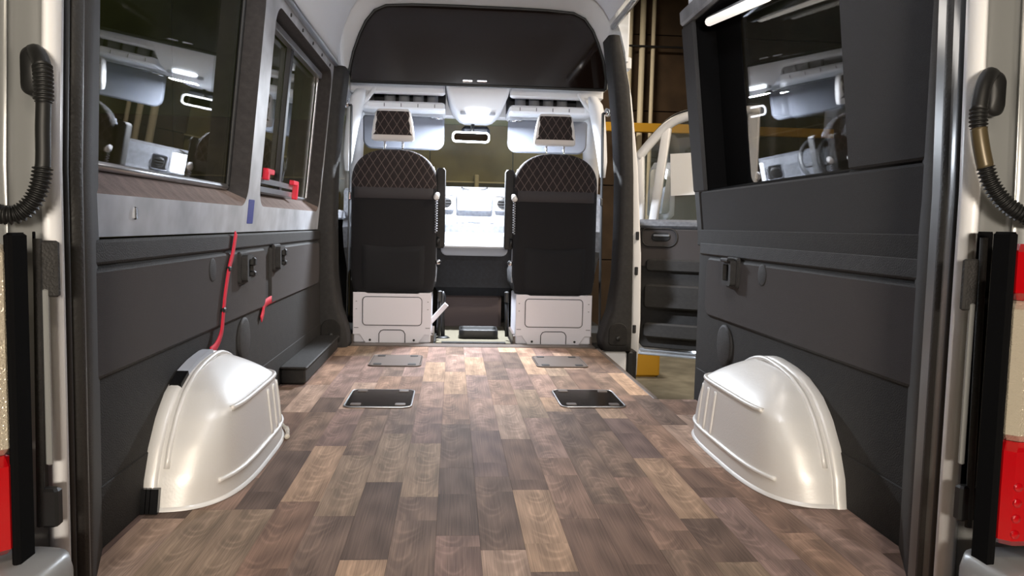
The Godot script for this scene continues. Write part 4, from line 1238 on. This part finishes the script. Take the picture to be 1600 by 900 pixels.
func wheel_arch(s: float) -> void:
	var left := s < 0
	var t := thing("wheel_arch", "silver wheel arch box with black tape on the left side of the floor" if left else "silver wheel arch box without tape on the right side of the floor", "wheel arch", Vector3(s * 0.8, 0, -2.33), "silver wheel arch boxes")
	var st := mb(true)
	var loops := []
	for k in 29:
		var f := k / 28.0
		var y := 0.3125 * sin(f * PI * 0.5)
		var l := []
		for i in 61:
			var p := arch_pt(s, PI * i / 60.0, y)
			# shallow vertical grooves pressed into the inner face
			l.append(p)
		loops.append(l)
	loft(st, loops, false)
	obj("shell", st, M.arch_silver, t)
	# lip that follows the wall
	st = mb(true)
	var prof := []
	for k in 41:
		var a := PI * k / 40.0
		var y := 0.3128 * sin(a)
		prof.append(Vector2(2.325 - arch_near(y), y) if k <= 20 else Vector2(2.325 + 0.41 * sqrt(maxf(0.0, 1.0 - pow(y / 0.313, 1.5))), y))
	loops = []
	var sec := [[0.877, 0.006], [0.868, 0.018], [0.850, 0.018], [0.842, 0.006], [0.840, -0.03]]
	var ridge := []
	for p in prof:
		var l := []
		for q in sec:
			var v: Vector2 = (p - Vector2(2.325, 0.0)) * (1.0 + q[1])
			l.append(Vector3(s * q[0], maxf(0.0, v.y), -(2.325 + v.x)))
		loops.append(l)
		var rv: Vector2 = (p - Vector2(2.325, 0.0)) * 0.997
		ridge.append(Vector3(s * 0.826, rv.y, -(2.325 + rv.x)))
	loft(st, loops, false)
	obj("wall_lip", st, M.arch_silver, t)
	st = mb(true); tube(st, ridge.slice(4, 36), 0.0075, 8); obj("bead", st, M.arch_silver, t)
	# pressed beads
	for b in [[0.052, 0.75, 2.86, 0.0065], [0.215, 0.95, 2.80, 0.0075]]:
		st = mb(true); var pts := []
		for i in 31: pts.append(arch_pt(s, b[1] + (b[2] - b[1]) * i / 30.0, b[0], 0.001))
		tube(st, pts, b[3], 8); obj("bead", st, M.arch_silver, t)
	for d in [2.40, 2.47, 2.54]:
		st = mb(true); var pts := []
		for i in 9:
			var y := 0.06 + 0.135 * i / 8.0
			# find theta with that depth
			var lo := PI * 0.5; var hi := PI
			for it in 24:
				var mid := (lo + hi) / 2
				if -arch_pt(s, mid, y).z < d: lo = mid
				else: hi = mid
			pts.append(arch_pt(s, lo, y, -0.0015))
		tube(st, pts, 0.007, 8); obj("vertical_rib", st, M.arch_silver, t)
	# foot flange with sealant
	st = mb(true); loops = []
	for q in [[0.0015, 0.007], [0.004, 0.006], [0.010, 0.0]]:
		var l := []
		for i in 61:
			var p := arch_pt(s, 0.05 + (PI - 0.1) * i / 60.0, 0.0, q[1])
			p.y = q[0]
			l.append(p)
		loops.append(l)
	loft(st, loops, false); obj("foot_flange", st, M.arch_silver, t)
	if left:
		var r2 := RandomNumberGenerator.new(); r2.seed = 5
		st = mb(true); var pts := []; var rad := []
		for i in 26:
			var p := arch_pt(s, 1.9 + 0.75 * i / 25.0, 0.0, 0.016); p.y = 0.006 + 0.004 * r2.randf()
			pts.append(p); rad.append(0.004 + 0.005 * r2.randf())
		tube(st, pts, rad, 8); obj("sealant_bead", st, M.sealant, t)
		for q in [[-0.877, -0.862], [-0.860, -0.852], [-0.850, -0.832]]:
			st = mb(); var a := [Vector3(q[0], 0.002, -1.876), Vector3(q[1], 0.002, -1.876), Vector3(q[1], 0.058, -1.890), Vector3(q[0], 0.058, -1.890)]
			var bk := []
			for p in a: bk.append(p + Vector3(0, 0, -0.012))
			loft(st, [bk, a], true, true, true); obj("black_tape", st, M.black_tape, t)
		for q in [[13, 15, M.black_tape, "black_patch"], [15, 21, M.visor_grey, "grey_insert"]]:
			st = mb(); var tp := []
			for k in range(q[0], q[1] + 1):
				var v: Vector2 = (prof[k] - Vector2(2.325, 0.0)) * 1.03
				tp.append([Vector3(-0.872, v.y - 0.006, -(2.325 + v.x)), Vector3(-0.872, v.y, -(2.325 + v.x)), Vector3(-0.842, v.y, -(2.325 + v.x)), Vector3(-0.840, v.y - 0.012, -(2.325 + v.x))])
			loft(st, tp, true, true, true); obj(q[3], st, q[2], t)

func build_hatches() -> void:
	for h in [[-0.42, 2.98, 0, "glossy dark floor anchor plate near the left wheel arch"], [0.42, 3.0, 0, "glossy dark floor anchor plate near the right wheel arch"], [-0.42, 3.86, 1, "brown floor anchor plate behind the driver seat"], [0.42, 3.87, 1, "brown floor anchor plate behind the passenger seat"]]:
		var t := thing("anchor_plate", h[3], "floor plate", Vector3(h[0], 0, -h[1] - 0.16), "floor anchor plates")
		var tr := Transform3D(Basis(Vector3.RIGHT, Vector3(0, 0, -1), Vector3.UP), Vector3(h[0], 0.0005, -h[1]))
		var st := mb()
		var o := rrect(-0.128, 0.0, 0.128, 0.315, 0.03, 5)
		plate(st, inset(o, 0.004), tr, 0.006, 0.002)
		obj("plate", st, M.hatch_plate if h[2] == 0 else M.hatch_grey, t)
		st = mb(true); var e := lift(o, tr, 0.003); e.append(e[0])
		tube(st, e, 0.0035, 6, false, Vector3.UP); obj("rim", st, M.alu if h[2] == 0 else M.hatch_grey, t)
		for x in [-0.085, 0.085]:
			for d in [0.035, 0.28]:
				st = mb(); plate(st, rrect(x - 0.02, d - 0.018, x + 0.02, d + 0.018, 0.008, 3), tr.translated_local(Vector3(0, 0, 0.0061)), 0.0025, 0.001)
				obj("anchor_cap", st, M.hatch_grey if h[2] == 0 else M.rubber_black, t)

func build_passenger_door() -> void:
	# open about 78 degrees, hinged at the windshield pillar; local x runs from the hinge outwards, y up, z towards the rear
	var hinge := Vector3(1.0, 0, -5.98)
	var along := (on_d(1092, 400, 5.62) - hinge); along.y = 0
	along = along.normalized()
	var tr := Transform3D(Basis(along, Vector3.UP, along.cross(Vector3.UP)), hinge)
	var t := thing("passenger_door", "open front passenger door with white frame and dark card", "door", hinge + Vector3(0.4, -0.25, 0))
	var lx := func(px: float, py: float) -> Vector2:
		var r := ray(px, py)
		var n: Vector3 = tr.basis.z
		var p: Vector3 = cam_at + r * ((hinge - cam_at).dot(n) / r.dot(n))
		var q: Vector3 = tr.affine_inverse() * p
		return Vector2(q.x, q.y)
	var P := func(a: Array) -> Array:
		var o := []
		for q in a: o.append(lx.call(q[0], q[1]))
		return o
	var sill: float = lx.call(1050, 346).y
	var bot: float = lx.call(1050, 558).y
	var top: float = lx.call(1095, 168).y
	var hx: float = lx.call(998, 400).x
	var xe := 1.12
	# door skin and card
	var st := mb(); plate(st, [Vector2(hx - 0.02, bot), Vector2(xe, bot), Vector2(xe, sill), Vector2(hx - 0.05, sill)], tr.translated_local(Vector3(0, 0, -0.07)), 0.06, 0.004)
	obj("skin", st, M.paint_white, t)
	st = mb(); plate(st, [Vector2(hx + 0.03, bot + 0.09), Vector2(hx + 0.06, bot + 0.06), Vector2(xe - 0.03, bot + 0.06), Vector2(xe - 0.03, sill - 0.03), Vector2(hx + 0.01, sill - 0.03), Vector2(hx + 0.0, bot + 0.4)], tr.translated_local(Vector3(0, 0, -0.01)), 0.04, 0.012)
	var card := obj("door_card", st, M.trim_dark, t)
	# upper grey roll
	st = mb(); plate(st, rrect(hx + 0.0, sill - 0.05, xe - 0.03, sill + 0.012, 0.02, 4), tr.translated_local(Vector3(0, 0, 0.0)), 0.05, 0.016)
	obj("top_roll", st, M.dash_plastic, t)
	st = mb(); plate(st, rrect(hx + 0.015, sill - 0.34, xe - 0.04, sill - 0.06, 0.03, 4), tr.translated_local(Vector3(0, 0, 0.03)), 0.012, 0.006)
	obj("upper_pad", st, M.felt, card)
	var hc: Vector2 = lx.call(1035, 370)
	st = mb(true); var hl := lift(rrect(hc.x - 0.14, hc.y - 0.07, hc.x + 0.12, hc.y + 0.06, [0.05, 0.06, 0.06, 0.03], 6), tr, 0.045); hl.append(hl[0])
	tube(st, hl, 0.007, 8, false, tr.basis.z); obj("handle_surround", st, M.pillar_trim, card)
	st = mb(); plate(st, rrect(hc.x - 0.07, hc.y - 0.03, hc.x + 0.07, hc.y + 0.03, 0.028, 5), tr.translated_local(Vector3(0, 0, 0.04)), 0.008, 0.003)
	obj("handle_recess", st, M.black_plastic, card)
	st = mb(); plate(st, rrect(hc.x - 0.055, hc.y + 0.002, hc.x + 0.065, hc.y + 0.018, 0.007, 3), tr.translated_local(Vector3(0, 0, 0.047)), 0.012, 0.003)
	obj("door_handle", st, M.alu, card)
	for q in [[405.0, 425.0, 0.03], [445.0, 482.0, 0.06], [505.0, 528.0, 0.05]]:
		var ya: float = lx.call(1050, q[0]).y
		var yb: float = lx.call(1050, q[1]).y
		st = mb(); plate(st, rrect(hx + 0.07, yb, xe - 0.04, ya, 0.03, 4), tr.translated_local(Vector3(0, 0, 0.03)), q[2], 0.012)
		obj("pocket_front", st, M.trim_dark, card)
	# bottom sill strips
	for q in [0.0, 0.03]:
		st = mb(); plate(st, rrect(hx + 0.03, bot + q, xe, bot + q + 0.018, 0.008, 3), tr.translated_local(Vector3(0, 0, -0.012)), 0.02, 0.005)
		obj("sill_strip", st, M.paint_silver, t)
	st = mb(true); disc(st, tr * Vector3(lx.call(1086, 547).x, lx.call(1086, 547).y, 0.0), tr.basis.z, 0.022, 0.02, 14)
	obj("courtesy_lamp", st, M.lamp_cool, t)
	# window frame: sloping front edge, post, header
	var bar := func(a: Vector2, b: Vector2, w: float, called: String, m: Material) -> void:
		var q := mb(true)
		var dirv := (b - a).normalized()
		var nrm := Vector2(-dirv.y, dirv.x) * w * 0.5
		plate(q, [a - nrm, b - nrm, b + nrm, a + nrm], tr.translated_local(Vector3(0, 0, -0.05)), 0.05, 0.008)
		obj(called, q, m, t)
	var fr: Array = P.call([[996, 246], [1018, 220], [1042, 196], [1064, 184], [1100, 177]])
	fr.append(Vector2(xe, fr[4].y + 0.01))
	st = mb(true); var o3 := []
	for p in smooth_path(lift(fr, tr, -0.02), 5): o3.append(p)
	tube(st, o3, 0.034, 10); obj("window_frame", st, M.paint_white, t)
	st = mb(true); var o4 := []
	for p in o3: o4.append(p + Vector3(0, 0.038, 0))
	tube(st, o4, 0.012, 8); obj("frame_seal", st, M.rubber_black, t)
	bar.call(lx.call(1019, 346), lx.call(1041, 200), 0.062, "window_post", M.paint_white)
	bar.call(lx.call(1000, 347), lx.call(1000, 240), 0.05, "hinge_post", M.paint_white)
	# glass
	st = mb(); plate(st, P.call([[1000, 345], [1020, 345], [1040, 200], [1000, 244]]), tr.translated_local(Vector3(0, 0, -0.03)), 0.004, 0.0005); obj("quarter_pane", st, M.glass_clear, t)
	var gl: Array = P.call([[1022, 345], [1095, 340]]); gl[1] = Vector2(xe, sill); gl.append(Vector2(xe, fr[4].y)); gl.append(lx.call(1064, 186)); gl.append(lx.call(1042, 198))
	st = mb(); plate(st, gl, tr.translated_local(Vector3(0, 0, -0.03)), 0.004, 0.0005); obj("door_pane", st, M.glass_clear, t)
	st = mb(); plate(st, [Vector2(xe - 0.08, sill), Vector2(xe, sill), Vector2(xe, top), Vector2(xe - 0.08, top)], tr.translated_local(Vector3(0, 0, -0.05)), 0.05, 0.008); obj("rear_frame", st, M.paint_white, t)
	# door mirror seen through the quarter pane
	var dm := thing("door_mirror", "pale door mirror behind the quarter pane of the passenger door", "mirror", tr * Vector3(hx + 0.05, sill, -0.25))
	st = mb(true); var loops := []
	for q in [[-0.02, 0.6], [0.02, 1.0], [0.2, 1.0], [0.36, 0.95], [0.42, 0.6]]:
		var l := []
		for p in rrect(-0.10 * q[1], -0.05, 0.10 * q[1], 0.05, 0.03, 4): l.append(tr * Vector3(hx + 0.09 + p.x, sill + 0.03 + q[0], -0.26 + p.y))
		loops.append(l)
	loft(st, loops, true, true, true); obj("housing", st, M.visor_grey, dm)
	st = mb(); plate(st, rrect(hx + 0.01, sill + 0.06, hx + 0.17, sill + 0.4, 0.03, 4), tr.translated_local(Vector3(0, 0, -0.209)), 0.004, 0.001); obj("mirror_glass", st, M.mirror, dm)
	st = mb(); plate(st, rrect(hx + 0.02, sill - 0.06, hx + 0.12, sill + 0.01, 0.01, 3), tr.translated_local(Vector3(0, 0, -0.26)), 0.2, 0.004); obj("arm", st, M.black_plastic, dm)
	# paper sheet on the glass
	var pp: Array = P.call([[1047, 306], [1100, 303], [1100, 237], [1046, 240]])
	st = mb(); plate(st, pp, tr.translated_local(Vector3(0, 0, -0.025)), 0.001, 0.0002)
	tag(obj("paper_sheet", st, M.paper), "blank white paper sheet taped to the passenger door window", "paper")

func build_sliding_door() -> void:
	# slid back, parked outside the right wall
	var t := thing("sliding_door", "dark edge of the slid-back side door outside the right wall", "door", Vector3(1.05, -0.3, -2.6))
	var st := mb(); span(st, 1.0, 1.09, -0.3, 0.66, 1.98, 3.30, 0.015); obj("lower_panel", st, M.paint_body, t)
	st = mb(); span(st, 0.985, 1.0, -0.25, 0.64, 2.02, 3.28, 0.006); obj("lining", st, M.felt_lined, t)
	var tl := side_plane(1, 1.05, 0.66, TILT_RIGHT)
	st = mb(); frame(st, rrect(1.98, 0.0, 3.30, 1.0, 0.03, 6), rrect(2.1, 0.14, 3.14, 0.86, 0.07, 6), tl, 0.04); obj("window_frame", st, M.felt_lined, t)
	st = mb(); plate(st, rrect(2.08, 0.12, 3.16, 0.88, 0.07, 6), tl, 0.004, 0.0005); obj("pane", st, M.glass_tint, t)
	st = mb(true); tube(st, [Vector3(0.992, -0.28, -3.305), Vector3(0.992, 0.66, -3.305), tl * Vector3(3.305, 0.98, 0.02)], 0.018, 8); obj("edge_seal", st, M.pillar_trim, t)

func handle_unit(s: float, c: Vector3, label: String, big: bool) -> void:
	var t := thing("latch_unit", label, "latch", c, "wall latch units")
	var tr := side_plane(s, c.x, c.y)
	tr.origin.z = c.z
	var o := rrect(-0.06, -0.055, 0.06, 0.055, 0.014, 4)
	var st := mb()
	plate(st, o, tr, 0.012, 0.005); obj("base", st, M.trim_dark, t)
	st = mb(); frame(st, rrect(-0.05, -0.045, 0.04, 0.045, 0.01, 4), rrect(-0.03, -0.03, 0.03, 0.03, 0.008, 4), tr.translated_local(Vector3(0, 0, 0.01)), 0.022); obj("collar", st, M.pillar_trim, t)
	st = mb(); plate(st, rrect(-0.03, -0.03, 0.03, 0.03, 0.008, 4), tr.translated_local(Vector3(0, 0, 0.011)), 0.004, 0.001); obj("recess", st, M.rubber_black, t)
	st = mb()
	if big:
		box(st, tr * Vector3(0.028, 0.02, 0.03), Vector3(0.022, 0.03, 0.03), 0.005); box(st, tr * Vector3(0.028, -0.022, 0.03), Vector3(0.022, 0.02, 0.03), 0.005)
	else:
		box(st, tr * Vector3(-0.005, 0.045, 0.028), Vector3(0.03, 0.014, 0.08), 0.004)
	obj("lever", st, M.black_plastic, t)

func strap(pts: Array, w: float, called: String, label: String, group: String, knot := -1) -> void:
	var t := thing(called, label, "strap", pts[-1], group)
	var path := smooth_path(pts, 8)
	var st := mb(true)
	var loops := []
	for i in path.size():
		var d: Vector3 = (path[mini(i + 1, path.size() - 1)] - path[maxi(i - 1, 0)]).normalized()
		var side := d.cross(Vector3.RIGHT).normalized() * w * 0.5
		var nn := Vector3(0.0016, 0, 0)
		loops.append([path[i] - side - nn, path[i] + side - nn, path[i] + side + nn, path[i] - side + nn])
	loft(st, loops, true, true, true)
	obj("webbing", st, M.red_strap, t)
	if knot >= 0:
		for k in [knot, knot + 14]:
			if k < path.size():
				st = mb(); box(st, path[k], Vector3(0.012, 0.016, 0.03), 0.004); obj("buckle", st, M.rubber_black, t)

func build_small_things() -> void:
	handle_unit(-1, on_x(378, 418, -0.867), "dark latch unit on the rear felt card beside the red strap", true)
	handle_unit(-1, on_x(430, 402, -0.867), "dark latch unit on the front felt card of the left wall", true)
	handle_unit(1, on_x(1147, 426, 0.867), "dark latch unit on the right felt card", false)
	var a := []
	for p in [[369, 364], [364, 395], [358, 420], [352, 460], [349, 492], [346, 520], [338, 540], [329, 549]]:
		a.append(on_x(p[0], p[1], -0.858))
	strap(a, 0.026, "red_strap", "long red strap hanging from the ledge down to the wheel arch", "red straps", 16)
	a = []
	for p in [[430, 465], [420, 470], [413, 476], [411, 488], [408, 499]]: a.append(on_x(p[0], p[1], -0.868))
	strap(a, 0.03, "red_strap", "short red strap end hanging below the front felt card", "red straps")
	var st := mb()
	var tp := side_plane(-1, -0.89, 0.66, TILT)
	plate(st, rrect(2.92, 0.03, 3.0, 0.118, 0.004, 2), tp, 0.0015, 0.0003)
	tag(obj("tape_label", st, M.blue_tape), "small blue tape rectangle on the post between the left windows", "tape")
	st = mb(); var ck := on_x(210, 333, -0.884); box(st, ck, Vector3(0.012, 0.03, 0.012), 0.003)
	tag(obj("metal_clip", st, M.chrome), "small bright metal clip on the left window ledge", "clip")
	# step box by the left wall
	var sb := thing("step_box", "black plastic step box on the floor along the left wall", "step", Vector3(-0.83, 0, -3.87))
	st = mb(); span(st, -0.872, -0.765, 0.002, 0.07, 3.40, 4.36, 0.008); obj("body", st, M.trim_low, sb)
	st = mb(); span(st, -0.872, -0.757, 0.07, 0.08, 3.39, 4.37, 0.004); obj("tread", st, M.trim_dark, sb)
	# black tray on the cab floor
	var tr := thing("floor_tray", "black rounded plastic tray lying on the beige cab mat", "tray", Vector3(0.02, 0.004, -4.9))
	st = mb(true)
	var loops := []
	for q in [[0.006, 0.0, 0.0], [0.03, 0.0, 0.0], [0.055, 0.0, 0.0], [0.062, 0.004, 0.0], [0.058, 0.010, 0.0], [0.02, 0.014, 0.0]]:
		loops.append([])
		for p in inset(rrect(-0.095, 4.80, 0.145, 4.99, 0.035, 6), q[1]): loops[-1].append(Vector3(p.x, q[0], -p.y))
	loft(st, loops, true, true, true); obj("rim", st, M.rubber_black, tr)
	st = mb(); span(st, -0.075, 0.125, 0.018, 0.024, 4.82, 4.97, 0.002); obj("base", st, M.trim_dark, tr)
	# hand brake stalk by the driver seat
	var hb := thing("brake_lever", "dark hand brake lever standing beside the driver seat box", "lever", Vector3(-0.19, 0.0, -4.85))
	st = mb(true); tube(st, [Vector3(-0.195, 0.004, -4.85), Vector3(-0.195, 0.014, -4.85)], [0.045, 0.03], 16); obj("gaiter_plate", st, M.rubber_black, hb)
	st = mb(true); tube(st, [Vector3(-0.195, 0.01, -4.85), Vector3(-0.198, 0.14, -4.85), Vector3(-0.196, 0.26, -4.85), Vector3(-0.20, 0.29, -4.85)], [0.014, 0.012, 0.018, 0.010], 10); obj("lever", st, M.steel_dark, hb)
